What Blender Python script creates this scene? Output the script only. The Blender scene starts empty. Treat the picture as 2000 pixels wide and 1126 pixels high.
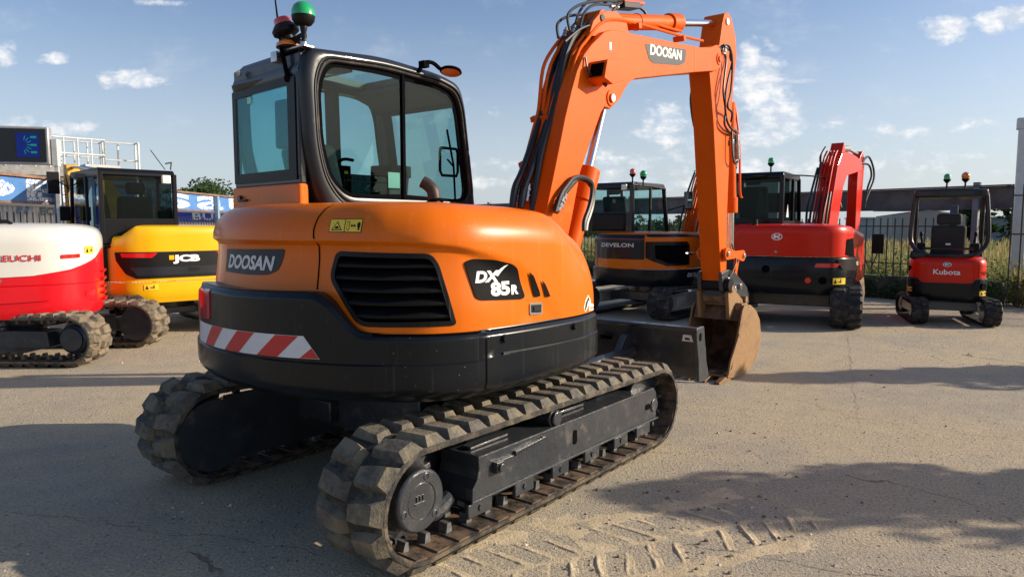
import bpy, bmesh, math, random
import numpy as np
from mathutils import Vector, Matrix, noise
R=math.radians; PI=math.pi
random.seed(7)
sc=bpy.context.scene
# ---------------- camera, world, sun, exposure
cam_d=bpy.data.cameras.new('camera'); cam=bpy.data.objects.new('camera',cam_d); sc.collection.objects.link(cam); sc.camera=cam
cam_d.sensor_width=36; cam_d.lens=36*1380/2000; cam_d.clip_start=.05; cam_d.clip_end=4000
PITCH=math.atan((563-440)/1380)
cam.location=(0,0,1.62); cam.rotation_euler=(PI/2-PITCH,0,0)
sc.render.resolution_x=1024; sc.render.resolution_y=576
SUN_EL=R(21); SUN_AZ=R(2.4)      # azimuth from +X towards +Y
world=bpy.data.worlds.new('World'); sc.world=world; world.use_nodes=True
sc.view_settings.view_transform='Standard'; sc.view_settings.look='None'; sc.view_settings.exposure=0.5
sun_d=bpy.data.lights.new('sun','SUN'); sun_d.energy=5.0; sun_d.angle=R(.5); sun_d.color=(1,.86,.68)
sun=bpy.data.objects.new('sun',sun_d); sc.collection.objects.link(sun)
sd=Vector((math.cos(SUN_EL)*math.cos(SUN_AZ),math.cos(SUN_EL)*math.sin(SUN_AZ),math.sin(SUN_EL)))
sun.rotation_euler=sd.to_track_quat('Z','Y').to_euler()

class NT:
    def __init__(s,nt): s.nt=nt; s.n=nt.nodes; s.l=nt.links
    def new(s,t,**k):
        n=s.n.new(t)
        for a,b in k.items(): setattr(n,a,b)
        return n
    def put(s,node,i,v):
        if isinstance(v,bpy.types.NodeSocket): s.l.new(v,node.inputs[i])
        elif v is not None: node.inputs[i].default_value=v
    def math(s,op,a,b=None,c=None,clamp=False):
        n=s.new('ShaderNodeMath',operation=op,use_clamp=clamp); s.put(n,0,a); s.put(n,1,b)
        if c is not None: s.put(n,2,c)
        return n.outputs[0]
    def noise(s,vec,scale,detail=4,rough=.5,dist=0):
        n=s.new('ShaderNodeTexNoise'); 
        if vec is not None: s.l.new(vec,n.inputs['Vector'])
        n.inputs['Scale'].default_value=scale; n.inputs['Detail'].default_value=detail; n.inputs['Roughness'].default_value=rough; n.inputs['Distortion'].default_value=dist
        return n.outputs['Fac']
    def ramp(s,f,a,b,lo=0,hi=1):
        n=s.new('ShaderNodeMapRange',interpolation_type='SMOOTHSTEP'); s.put(n,0,f); s.put(n,1,a); s.put(n,2,b); s.put(n,3,lo); s.put(n,4,hi); return n.outputs[0]
    def mix(s,f,a,b,bt='MIX'):
        n=s.new('ShaderNodeMix',data_type='RGBA',blend_type=bt); s.put(n,0,f); s.put(n,6,a); s.put(n,7,b); return n.outputs[2]
w=NT(world.node_tree); w.n.clear()
sky=w.new('ShaderNodeTexSky',sky_type='NISHITA'); sky.sun_disc=False; sky.sun_elevation=SUN_EL; sky.sun_rotation=PI/2-SUN_AZ
sky.air_density=1.0; sky.dust_density=2.0; sky.ozone_density=2.2; sky.altitude=60
tc=w.new('ShaderNodeTexCoord'); sp=w.new('ShaderNodeSeparateXYZ'); w.l.new(tc.outputs['Generated'],sp.inputs[0])
yy=w.math('MAXIMUM',sp.outputs[1],.02); U=w.math('DIVIDE',sp.outputs[0],yy); V=w.math('DIVIDE',sp.outputs[2],yy)
dens=None
for (u0,v0,a,b,k) in [(.343,.19,.046,.062,1.05),(.365,.155,.052,.034,1.1),(.33,.225,.022,.034,1.1),(.29,.12,.10,.02,.7),(.215,.14,.05,.035,.62),(-.524,.203,.052,.017,.9),(-.56,.197,.02,.011,.8),
    (-.633,.229,.028,.010,.85),(-.705,.235,.026,.022,.9),(-.698,.142,.042,.014,.7),(-.62,.135,.05,.013,.7),(.602,.27,.045,.022,1),(.655,.277,.03,.018,1),(.69,.286,.035,.018,1),(-.47,.304,.045,.006,.6),(.397,.199,.03,.004,.5),(.342,.132,.09,.018,.6),(-.12,.16,.08,.02,.35),(.30,.085,.40,.022,.42),(.55,.13,.16,.018,.3),(.1,.06,.3,.012,.5),
    (-1.2,.3,.2,.08,.8),(1.3,.2,.2,.07,.7)]:
    du=w.math('DIVIDE',w.math('SUBTRACT',U,u0),a); dv=w.math('DIVIDE',w.math('SUBTRACT',V,v0),b)
    e=w.math('MULTIPLY',w.math('SUBTRACT',1.0,w.math('ADD',w.math('MULTIPLY',du,du),w.math('MULTIPLY',dv,dv))),k)
    e=w.math('MINIMUM',e,k)
    dens=e if dens is None else w.math('MAXIMUM',dens,e)
cmb=w.new('ShaderNodeCombineXYZ'); w.l.new(U,cmb.inputs[0]); w.l.new(w.math('MULTIPLY',V,1.7),cmb.inputs[1])
nz=w.noise(cmb.outputs[0],26,8,.62); nz2=w.noise(cmb.outputs[0],9,5,.6)
d=w.math('ADD',w.math('MAXIMUM',dens,-1.5),w.math('MULTIPLY',w.math('SUBTRACT',nz,.5),3.4))
d=w.math('MULTIPLY',w.ramp(d,.0,1.0),w.ramp(dens,-.9,.1))
front=w.math('GREATER_THAN',sp.outputs[1],.05); d=w.math('MULTIPLY',d,front)
thin=w.math('MULTIPLY',w.ramp(nz2,.5,.8,0,.22),w.ramp(sp.outputs[2],.02,.2)) 
d2=w.math('MAXIMUM',w.math('MULTIPLY',d,.92),thin)
haze=w.math('MULTIPLY',w.ramp(sp.outputs[2],.33,-.03,.03,.66),1)
skt=w.mix(1.0,sky.outputs[0],(1.04,1.09,1.22,1),'MULTIPLY'); skyc=w.mix(haze,skt,(6.0,6.6,7.2,1))
shade=w.noise(cmb.outputs[0],34,5,.6)
ccol=w.mix(w.ramp(shade,.35,.65),(5.0,5.6,6.6,1),(8.2,8.15,8.0,1))
fin=w.mix(d2,skyc,ccol)
bg=w.new('ShaderNodeBackground'); w.l.new(fin,bg.inputs[0]); bg.inputs[1].default_value=.09
ow=w.new('ShaderNodeOutputWorld'); w.l.new(bg.outputs[0],ow.inputs[0])

# ---------------- materials
def mat(name,col,rough=.5,metal=0,coat=0,var=.12,vscale=6,bump=0,bscale=40,dust=None,dust_amt=0,dust_scale=5,spec=.5,tr=0,rvar=0,specks=None):
    m=bpy.data.materials.new(name); m.use_nodes=True; t=NT(m.node_tree); t.n.clear()
    p=t.new('ShaderNodeBsdfPrincipled'); o=t.new('ShaderNodeOutputMaterial'); t.l.new(p.outputs[0],o.inputs[0])
    c=t.new('ShaderNodeTexCoord').outputs['Object']
    n=t.noise(c,vscale,5,.6)
    a=tuple(x*(1-var) for x in col)+(1,); b=tuple(min(1,x*(1+var)) for x in col)+(1,)
    colr=t.mix(t.ramp(n,.3,.7),a,b)
    r=rough
    if dust_amt:
        dn=t.noise(c,dust_scale,7,.68); f=t.ramp(dn,.62-dust_amt*.5,.78-dust_amt*.4,0,min(1,dust_amt+.35))
        colr=t.mix(f,colr,tuple(dust)+(1,))
        r=t.math('ADD',t.math('MULTIPLY',f,.85-rough),rough)
    if specks:
        v=t.new('ShaderNodeTexVoronoi'); t.l.new(c,v.inputs['Vector']); v.inputs['Scale'].default_value=34
        s3=t.new('ShaderNodeSeparateColor'); t.l.new(v.outputs['Color'],s3.inputs[0])
        sf=t.math('MULTIPLY',t.ramp(v.outputs['Distance'],.13,.06),t.math('GREATER_THAN',s3.outputs[0],.72)); sf=t.math('MULTIPLY',sf,t.ramp(t.noise(c,1.7,3,.5),.48,.62,0,.6))
        colr=t.mix(sf,colr,tuple(specks)+(1,))
        mp=t.new('ShaderNodeMapping'); mp.inputs['Scale'].default_value=(22,22,.8); t.l.new(c,mp.inputs[0])
        colr=t.mix(t.ramp(t.noise(mp.outputs[0],1,4,.6),.58,.80,0,.12),colr,tuple(specks)+(1,))
    if rvar:
        r2=t.ramp(t.noise(c,vscale*2.3,6,.65),.3,.75,-rvar,rvar); r=t.math('ADD',r,r2)
    t.put(p,'Base Color',colr); t.put(p,'Roughness',r); p.inputs['Metallic'].default_value=metal
    p.inputs['Coat Weight'].default_value=coat; p.inputs['Coat Roughness'].default_value=.06
    p.inputs['Specular IOR Level'].default_value=spec
    if tr: p.inputs['Transmission Weight'].default_value=tr
    if bump:
        bn=t.new('ShaderNodeBump'); bn.inputs['Strength'].default_value=bump; bn.inputs['Distance'].default_value=.01
        t.l.new(t.noise(c,bscale,6,.65),bn.inputs['Height']); t.l.new(bn.outputs[0],p.inputs['Normal'])
    return m
ORANGE=mat('orange paint',(.64,.132,.002),.34,coat=.16,spec=.2,specks=(.75,.45,.25),var=.03,vscale=2,dust=(.62,.26,.09),dust_amt=.05,dust_scale=3,bump=.03,bscale=5)
ORANGE2=mat('boom orange paint',(.68,.098,.001),.42,coat=.04,spec=.12,var=.05,vscale=3,dust=(.5,.2,.05),dust_amt=.05,dust_scale=6,bump=.05,bscale=12)
DKGREY=mat('dark grey skirt paint',(.006,.008,.011),.28,coat=.12,spec=.22,specks=(.25,.25,.25),var=.1,vscale=2,dust=(.05,.05,.05),dust_amt=.03,dust_scale=14,bump=.03,bscale=4)
CABBLK=mat('black cab paint',(.006,.006,.008),.3,coat=.12,var=.08,spec=.2)
CABGREY=mat('dark grey cab paint',(.013,.015,.020),.34,coat=.22,spec=.3,var=.08,vscale=3,dust=(.06,.06,.06),dust_amt=.05,dust_scale=8)
FRAMEBLK=mat('thick black chassis paint',(.030,.034,.040),.30,coat=.35,var=.15,vscale=9,bump=.5,bscale=22,dust=(.14,.11,.08),dust_amt=.12,dust_scale=9)
BLACK=mat('black plastic',(.007,.007,.008),.42,var=.15,spec=.2)
BADGE=mat('satin black badge',(.006,.006,.007),.5,spec=.06)
MATTE=mat('deep black interior',(.003,.003,.004),.85,spec=.03)
LUGM=mat('worn dusty lug rubber',(.105,.096,.082),.8,var=.25,vscale=30,bump=.8,bscale=60,dust=(.23,.19,.125),dust_amt=.40,dust_scale=7,spec=.2)
RUBBER=mat('belt rubber with painted gap shade',(.035,.033,.030),.75,var=.35,vscale=30,bump=.9,bscale=60,dust=(.17,.135,.09),dust_amt=.38,dust_scale=9,spec=.25)  # belt base darkened to paint the shadow between lugs; the dust is dirt
RUBBERIN=mat('inner track rubber with mud',(.03,.026,.022),.45,var=.3,vscale=14,bump=.3,bscale=45,dust=(.16,.10,.06),dust_amt=.45,dust_scale=9)
RUBCLEAN=mat('dark rubber',(.022,.022,.023),.7,var=.25,vscale=12,bump=.5,bscale=50,dust=(.12,.10,.08),dust_amt=.3,dust_scale=8,spec=.3)
RUBBROWN=mat('brown worn track rubber',(.06,.05,.038),.5,var=.35,vscale=16,bump=.5,bscale=50,dust=(.20,.155,.10),dust_amt=.5,dust_scale=9)
STEEL=mat('bare steel',(.42,.42,.43),.32,metal=.9,var=.25,vscale=20,rvar=.1)
GUIDE=mat('dull guide lug steel',(.13,.13,.128),.5,metal=.4,var=.3,vscale=20)
CHROME=mat('chromed rod',(.75,.75,.77),.10,metal=1,var=.05)
HOSE=mat('rubber hose',(.013,.013,.014),.42,var=.2)
RUST=mat('rusty worn bucket steel',(.13,.055,.018),.6,metal=.1,var=.5,vscale=9,bump=.7,bscale=14,dust=(.25,.145,.058),dust_amt=.56,dust_scale=2.2,rvar=.12)
RUSTDK=mat('dark rusty bucket inside',(.085,.045,.025),.75,var=.4,vscale=6,bump=.6,bscale=16,dust=(.24,.15,.08),dust_amt=.4,dust_scale=3)
RUSTPIPE=mat('brown exhaust steel',(.045,.025,.018),.55,metal=.3,var=.3,vscale=20)
WHITE=mat('white lettering',(.78,.78,.76),.4,var=.03)
SILVER=mat('silver lettering',(.55,.56,.57),.35,var=.04)
CREAM=mat('cream sticker white',(.82,.76,.62),.4,var=.02)
CHARCOAL=mat('charcoal badge',(.030,.034,.040),.45,var=.05,spec=.25)
REDSTR=mat('red reflective stripe',(.50,.02,.022),.35,var=.05)
WHTSTR=mat('white reflective stripe',(.62,.63,.66),.35,var=.05)
YELLOW=mat('yellow warning sticker',(.80,.55,.03),.4,var=.03)
REDLENS=mat('red lamp lens',(.55,.01,.015),.15,coat=.8,var=.1,spec=.6)
GREENLENS=mat('green beacon lens',(.01,.30,.09),.12,coat=1,var=.2)
AMBLENS=mat('amber beacon lens',(.75,.20,.01),.15,coat=1,var=.15)
REDBEAC=mat('red beacon lens',(.62,.05,.02),.15,coat=1,var=.15)
RED=mat('red paint',(.58,.016,.004),.32,coat=.2,spec=.2,var=.04,vscale=3,bump=.02,bscale=5)
REDT=mat('crimson paint',(.56,.005,.012),.32,coat=.35,spec=.3,var=.04,vscale=3,bump=.02,bscale=5)
WHITEP=mat('off white paint',(.62,.61,.56),.33,coat=.6,var=.03,vscale=3,bump=.02,bscale=5)
JYEL=mat('yellow orange paint',(.72,.40,.002),.33,coat=.3,spec=.3,var=.04,vscale=3,bump=.02,bscale=5)
BOOMYEL=mat('worn yellow paint',(.62,.33,.04),.5,var=.2,vscale=8)
SEAT=mat('black seat fabric',(.018,.018,.019),.8,bump=.3,bscale=60)
HEADREST=mat('grey vinyl headrest',(.14,.15,.15),.55,var=.1)
CREAMIN=mat('grey cab lining',(.085,.082,.075),.7,var=.1)
MIRROR=mat('mirror glass',(.8,.8,.8),.03,metal=1,var=0)
GALV=mat('galvanised rail',(.62,.62,.60),.45,metal=.4,var=.12,vscale=12)
PLATGREY=mat('grey platform steel',(.22,.22,.21),.55,var=.25,vscale=5)
FENCEM=mat('dark fence steel',(.035,.035,.038),.55,var=.3,vscale=9,dust=(.10,.05,.03),dust_amt=.2,dust_scale=7)
POSTM=mat('grey blue steel post',(.13,.155,.18),.5,var=.2,vscale=6)
BEAMM=mat('weathered grey steel beam',(.085,.083,.087),.65,var=.3,vscale=3,bump=.1,bscale=20)
RUSTEDGE=mat('rust brown frame',(.20,.11,.07),.7,var=.35,vscale=8)
BLUEP=mat('blue hoarding panel',(.07,.19,.45),.45,var=.08,vscale=4)
BLUEC=mat('deep blue container paint',(.02,.05,.42),.45,var=.08)
LBLUE=mat('light blue post paint',(.16,.27,.40),.5,var=.1)
CONTW=mat('white container paint',(.62,.60,.54),.5,var=.06,vscale=3)
GANTRY=mat('white gantry paint',(.60,.60,.58),.5,var=.08)
BARN=mat('pale barn cladding',(.34,.37,.40),.6,var=.08,vscale=.3)
BARN2=mat('grey beige barn cladding',(.26,.26,.25),.6,var=.08,vscale=.3)
CONC=mat('mossy low wall concrete',(.10,.095,.08),.9,var=.4,vscale=3,bump=.5,bscale=14)
SCREEN=mat('dark display screen',(.006,.006,.007),.25,var=.2)
def glassmat(name,tint,refl=1.0,ior=1.5,rough=.0):
    m=bpy.data.materials.new(name); m.use_nodes=True; t=NT(m.node_tree); t.n.clear()
    tr=t.new('ShaderNodeBsdfTransparent'); tr.inputs[0].default_value=tuple(tint)+(1,)
    g=t.new('ShaderNodeBsdfGlossy'); g.inputs[0].default_value=(.9,1,1,1); g.inputs['Roughness'].default_value=rough
    f=t.new('ShaderNodeFresnel'); f.inputs[0].default_value=ior
    mx=t.new('ShaderNodeMixShader'); t.l.new(t.math('MULTIPLY',f.outputs[0],refl,clamp=True),mx.inputs[0]); t.l.new(tr.outputs[0],mx.inputs[1]); t.l.new(g.outputs[0],mx.inputs[2])
    o=t.new('ShaderNodeOutputMaterial'); t.l.new(mx.outputs[0],o.inputs[0]); return m
GLASS=glassmat('teal tinted cab glass',(.45,.68,.70),.28)
GLASSD=glassmat('dark tinted cab glass',(.14,.19,.19),.35)
GLASSC=glassmat('clear cab glass',(.62,.80,.81),.3)
def emis(name,col,s):
    m=bpy.data.materials.new(name); m.use_nodes=True; t=NT(m.node_tree); t.n.clear()
    e=t.new('ShaderNodeEmission'); e.inputs[0].default_value=tuple(col)+(1,); e.inputs[1].default_value=s
    o=t.new('ShaderNodeOutputMaterial'); t.l.new(e.outputs[0],o.inputs[0]); return m
def leafmat(name,c1,c2,tl=.35,scale=1.5):
    m=bpy.data.materials.new(name); m.use_nodes=True; t=NT(m.node_tree); t.n.clear()
    c=t.new('ShaderNodeTexCoord').outputs['Object']
    col=t.mix(t.ramp(t.noise(c,scale,6,.7),.35,.65),tuple(c1)+(1,),tuple(c2)+(1,))
    a=t.new('ShaderNodeBsdfDiffuse'); b=t.new('ShaderNodeBsdfTranslucent'); t.l.new(col,a.inputs[0]); t.l.new(col,b.inputs[0])
    mx=t.new('ShaderNodeMixShader'); mx.inputs[0].default_value=tl; t.l.new(a.outputs[0],mx.inputs[1]); t.l.new(b.outputs[0],mx.inputs[2])
    o=t.new('ShaderNodeOutputMaterial'); t.l.new(mx.outputs[0],o.inputs[0]); return m
LEAFDK=leafmat('dark pine foliage',(.025,.05,.02),(.06,.10,.035))
LEAFIVY=leafmat('ivy leaves',(.03,.065,.02),(.08,.13,.04))
LEAFLT=leafmat('light weeds',(.11,.15,.055),(.27,.27,.11),.4)
STRAW=leafmat('dry straw grass',(.30,.23,.10),(.42,.36,.18),.4)
BARK=mat('bark',(.10,.07,.05),.9,var=.3,bump=.5)

# ---------------- mesh helpers
class G:
    def __init__(s,M=None): s.v=[]; s.f=[]; s.M=M; s.mi=[]; s.cur=0; s.mats=[]
    def add(s,vs,fs):
        b=len(s.v)
        if s.M is not None: vs=[s.M@Vector(p) for p in vs]
        s.v+= [tuple(p) for p in vs]; s.f+=[tuple(b+i for i in f) for f in fs]; s.mi+=[s.cur]*len(fs); return s
    def box(s,c,d,rot=None):
        x,y,z=[q/2 for q in d]; vs=[Vector((a*x,b*y,e*z)) for a in(-1,1) for b in(-1,1) for e in(-1,1)]
        if rot is not None:
            m=rot if isinstance(rot,Matrix) else Matrix.Rotation(rot,3,'Z'); vs=[m@q for q in vs]
        return s.add([q+Vector(c) for q in vs],[(0,1,3,2),(4,6,7,5),(0,4,5,1),(2,3,7,6),(0,2,6,4),(1,5,7,3)])
    def bx(s,x0,x1,y0,y1,z0,z1): return s.box(((x0+x1)/2,(y0+y1)/2,(z0+z1)/2),(abs(x1-x0),abs(y1-y0),abs(z1-z0)))
    def prism(s,pts,y0,y1,ax='y'):   # polygon in (x,z) extruded along y (or (x,y) along z; (y,z) along x)
        n=len(pts)
        mk={'y':lambda p,t:(p[0],t,p[1]),'z':lambda p,t:(p[0],p[1],t),'x':lambda p,t:(t,p[0],p[1])}[ax]
        vs=[mk(p,y0) for p in pts]+[mk(p,y1) for p in pts]
        return s.add(vs,[tuple(range(n)),tuple(range(2*n-1,n-1,-1))]+[(i,i+n,(i+1)%n+n,(i+1)%n) for i in range(n)])
    def tube(s,path,r,n=8,cap=True,smooth=0):
        P=[Vector(p) for p in path]
        if smooth and len(P)>2:
            Q=[]
            for i in range(len(P)-1):
                p0=P[max(i-1,0)];p1=P[i];p2=P[i+1];p3=P[min(i+2,len(P)-1)]
                for k in range(smooth):
                    t=k/smooth; Q.append(.5*((2*p1)+(p2-p0)*t+(2*p0-5*p1+4*p2-p3)*t*t+(3*p1-p0-3*p2+p3)*t**3))
            Q.append(P[-1]); P=Q
        rr=r if isinstance(r,(list,tuple)) else None
        vs=[];fs=[]; prev=None
        for i,p in enumerate(P):
            t=(P[min(i+1,len(P)-1)]-P[max(i-1,0)]).normalized()
            if prev is None: a=t.orthogonal().normalized()
            else:
                a=prev-t*prev.dot(t)
                a=a.normalized() if a.length>1e-6 else t.orthogonal().normalized()
            prev=a; b=t.cross(a); q=(rr[0]+(rr[-1]-rr[0])*i/(len(P)-1)) if rr else r
            vs+=[p+(a*math.cos(2*PI*k/n)+b*math.sin(2*PI*k/n))*q for k in range(n)]
        for i in range(len(P)-1):
            for k in range(n): fs.append((i*n+k,i*n+(k+1)%n,(i+1)*n+(k+1)%n,(i+1)*n+k))
        if cap: fs+= [tuple(range(n-1,-1,-1)),tuple(range((len(P)-1)*n,len(P)*n))]
        return s.add(vs,fs)
    def cyl(s,p0,p1,r0,r1=None,n=24): return s.tube([p0,p1],[r0,r0 if r1 is None else r1],n)
    def lathe(s,prof,c=(0,0,0),ax=(0,0,1),n=24):  # prof (r,h) along axis
        q=Vector(ax).to_track_quat('Z','Y'); vs=[];fs=[]
        for r,h in prof: vs+=[q@Vector((r*math.cos(2*PI*k/n),r*math.sin(2*PI*k/n),h))+Vector(c) for k in range(n)]
        for i in range(len(prof)-1):
            for k in range(n): fs.append((i*n+k,i*n+(k+1)%n,(i+1)*n+(k+1)%n,(i+1)*n+k))
        fs+=[tuple(range(n-1,-1,-1)),tuple(range((len(prof)-1)*n,len(prof)*n))]
        return s.add(vs,fs)
    def build(s,name,m,parent=None,smooth=35,bevel=0,label=None,solid=0,seg=2):
        me=bpy.data.meshes.new(name); me.from_pydata(s.v,[],s.f); me.validate()
        for k in ([m]+s.mats if not isinstance(m,list) else m): me.materials.append(k)
        if len(me.polygons)==len(s.mi) and any(s.mi): me.polygons.foreach_set('material_index',s.mi)
        b=bmesh.new(); b.from_mesh(me); bmesh.ops.recalc_face_normals(b,faces=b.faces); b.to_mesh(me); b.free()
        return fin_obj(name,me,parent,smooth,bevel,label,solid,seg)
def fin_obj(name,me,parent,smooth=35,bevel=0,label=None,solid=0,seg=2):
    if smooth:
        me.shade_smooth(); me.set_sharp_from_angle(angle=R(smooth))
    o=bpy.data.objects.new(name,me); sc.collection.objects.link(o)
    if parent is not None: o.parent=parent
    if solid:
        k=o.modifiers.new('solid','SOLIDIFY'); k.thickness=solid; k.offset=0
    if bevel:
        k=o.modifiers.new('bevel','BEVEL'); k.width=bevel; k.segments=seg; k.limit_method='ANGLE'; k.angle_limit=R(40); k.harden_normals=False
    if label: o['label']=label
    return o
def thing(name,label,cat,loc=(0,0,0),rz=0,group=None):
    o=bpy.data.objects.new(name,None); sc.collection.objects.link(o); o.location=loc; o.rotation_euler=(0,0,rz); o.empty_display_size=.2
    return tag(o,label,cat,group)
def tag(o,label,cat,group=None,kind=None):
    if label: o['label']=label
    if cat: o['category']=cat
    if group: o['group']=group
    if kind: o['kind']=kind
    return o
def textmesh(txt,bold=.02,shear=0,font_res=4,extrude=0):
    c=bpy.data.curves.new('lettering','FONT'); c.body=txt; c.size=1; c.offset=bold; c.shear=shear; c.resolution_u=font_res; c.extrude=extrude
    o=bpy.data.objects.new('lettering',c); sc.collection.objects.link(o)
    bpy.context.view_layer.update()
    dg=bpy.context.evaluated_depsgraph_get(); me=bpy.data.meshes.new_from_object(o.evaluated_get(dg))
    bpy.data.objects.remove(o); bpy.data.curves.remove(c); return me
def fit_text(txt,x0,x1,y0,y1,bold=.02,shear=0,h=.002):   # bmesh in flat (x,y,h)
    me=textmesh(txt,bold,shear); bm=bmesh.new(); bm.from_mesh(me); bpy.data.meshes.remove(me)
    xs=[v.co.x for v in bm.verts]; ys=[v.co.y for v in bm.verts]
    a,b,c,d=min(xs),max(xs),min(ys),max(ys)
    for v in bm.verts: v.co=Vector((x0+(v.co.x-a)/(b-a)*(x1-x0),y0+(v.co.y-c)/(d-c)*(y1-y0),h))
    return bm
def flat_poly(pts,h,thick=0,holes=None):
    bm=bmesh.new(); vs=[bm.verts.new((p[0],p[1],h)) for p in pts]; f=bm.faces.new(vs)
    if thick:
        r=bmesh.ops.extrude_face_region(bm,geom=[f]); 
        for g in r['geom']:
            if isinstance(g,bmesh.types.BMVert): g.co.z=h-thick
    return bm
def inset(pts,d):
    n=len(pts); out=[]; A=sum(pts[i][0]*pts[(i+1)%n][1]-pts[(i+1)%n][0]*pts[i][1] for i in range(n)); sg=1 if A>0 else -1
    for i in range(n):
        p0=Vector(pts[i-1]);p1=Vector(pts[i]);p2=Vector(pts[(i+1)%n]); a=(p1-p0).normalized(); b=(p2-p1).normalized()
        na=Vector((-a.y,a.x))*sg; nb=Vector((-b.y,b.x))*sg; m=(na+nb); m=m/max(.4,m.dot(na)) if m.length>1e-6 else na
        out.append(tuple(p1+m*d))
    return out
def roundpoly(pts,r,n=4):
    out=[];N=len(pts)
    for i in range(N):
        p=Vector(pts[i]); a=(Vector(pts[i-1])-p); b=(Vector(pts[(i+1)%N])-p); rr=min(r,a.length*.45,b.length*.45)
        A=p+a.normalized()*rr; B=p+b.normalized()*rr
        for k in range(n+1):
            t=k/n; out.append(tuple(A*(1-t)**2+p*2*t*(1-t)+B*t*t))
    return out
class Surf:
    def __init__(s,pts,dense=12):
        P=np.array(pts,float); out=[]
        for i in range(len(P)-1):
            p0=P[max(i-1,0)];p1=P[i];p2=P[i+1];p3=P[min(i+2,len(P)-1)]
            for t in np.linspace(0,1,dense,endpoint=False):
                out.append(.5*((2*p1)+(-p0+p2)*t+(2*p0-5*p1+4*p2-p3)*t*t+(-p0+3*p1-3*p2+p3)*t**3))
        out.append(P[-1]); s.P=np.array(out); s.D=np.r_[0,np.cumsum(np.linalg.norm(np.diff(s.P,axis=0),axis=1))]; s.D-=s.D[len(s.D)//2]
    def at(s,u,off=0.):
        x=np.interp(u,s.D,s.P[:,0]); y=np.interp(u,s.D,s.P[:,1]); e=.015
        tx=np.interp(u+e,s.D,s.P[:,0])-np.interp(u-e,s.D,s.P[:,0]); ty=np.interp(u+e,s.D,s.P[:,1])-np.interp(u-e,s.D,s.P[:,1])
        L=math.hypot(tx,ty) or 1; nx,ny=ty/L,-tx/L
        if x*nx+y*ny<0: nx,ny=-nx,-ny
        return x-nx*off,y-ny*off
    def map(s,bm,offf,name,m,parent,step=.05,smooth=30,label=None,zstep=0):
        if getattr(offf,'shift',None):
            for v in bm.verts: v.co.x-=offf.shift(v.co.x)
        if step:
            xs=[v.co.x for v in bm.verts]; a=math.floor(min(xs)/step)*step
            while a<max(xs):
                bmesh.ops.bisect_plane(bm,geom=bm.verts[:]+bm.edges[:]+bm.faces[:],plane_co=(a,0,0),plane_no=(1,0,0)); a+=step
        if zstep:
            ys=[v.co.y for v in bm.verts]; a=math.floor(min(ys)/zstep)*zstep
            while a<max(ys):
                bmesh.ops.bisect_plane(bm,geom=bm.verts[:]+bm.edges[:]+bm.faces[:],plane_co=(0,a,0),plane_no=(0,1,0)); a+=zstep
        for v in bm.verts:
            u,z,h=v.co; o=offf(u,z) if callable(offf) else offf
            x,y=s.at(u,o-h); v.co=Vector((x,y,z))
        me=bpy.data.meshes.new(name); bmesh.ops.recalc_face_normals(bm,faces=bm.faces); bm.to_mesh(me); bm.free(); me.materials.append(m)
        return fin_obj(name,me,parent,smooth,0,label)
    def band(s,name,m,parent,prof,u0,u1,du=.04,smooth=32,label=None,cap=None,capc=(-.3,0)):
        # prof: list of (z,off) or callables of u ; cap: list of (t,z) shrinking towards capc
        us=np.linspace(u0,u1,max(3,int((u1-u0)/du))); g=G(); vs=[]
        for u in us:
            pr=prof(u) if callable(prof) else prof
            for z,o in pr: x,y=s.at(u,o); vs.append((x,y,z))
            if cap:
                z0,o0=pr[-1]; x,y=s.at(u,o0)
                for t,dz in cap: vs.append((x+(capc[0]-x)*t,y+(capc[1]-y)*t,z0+dz))
        k=len(vs)//len(us); fs=[(i*k+j,(i+1)*k+j,(i+1)*k+j+1,i*k+j+1) for i in range(len(us)-1) for j in range(k-1)]
        g.add(vs,fs); return g.build(name,m,parent,smooth,0,label)
def planar(bm,mtx,name,m,parent,label=None,smooth=0):    # flat bmesh placed with a matrix
    bmesh.ops.transform(bm,matrix=mtx,verts=bm.verts); me=bpy.data.meshes.new(name); bm.to_mesh(me); bm.free(); me.materials.append(m)
    return fin_obj(name,me,parent,smooth,0,label)
def basis(o,ex,ey):
    ex=Vector(ex).normalized(); ey=Vector(ey); ey=(ey-ex*ey.dot(ex)).normalized(); ez=ex.cross(ey)
    m=Matrix((ex,ey,ez)).transposed().to_4x4(); m.translation=Vector(o); return m
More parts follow.
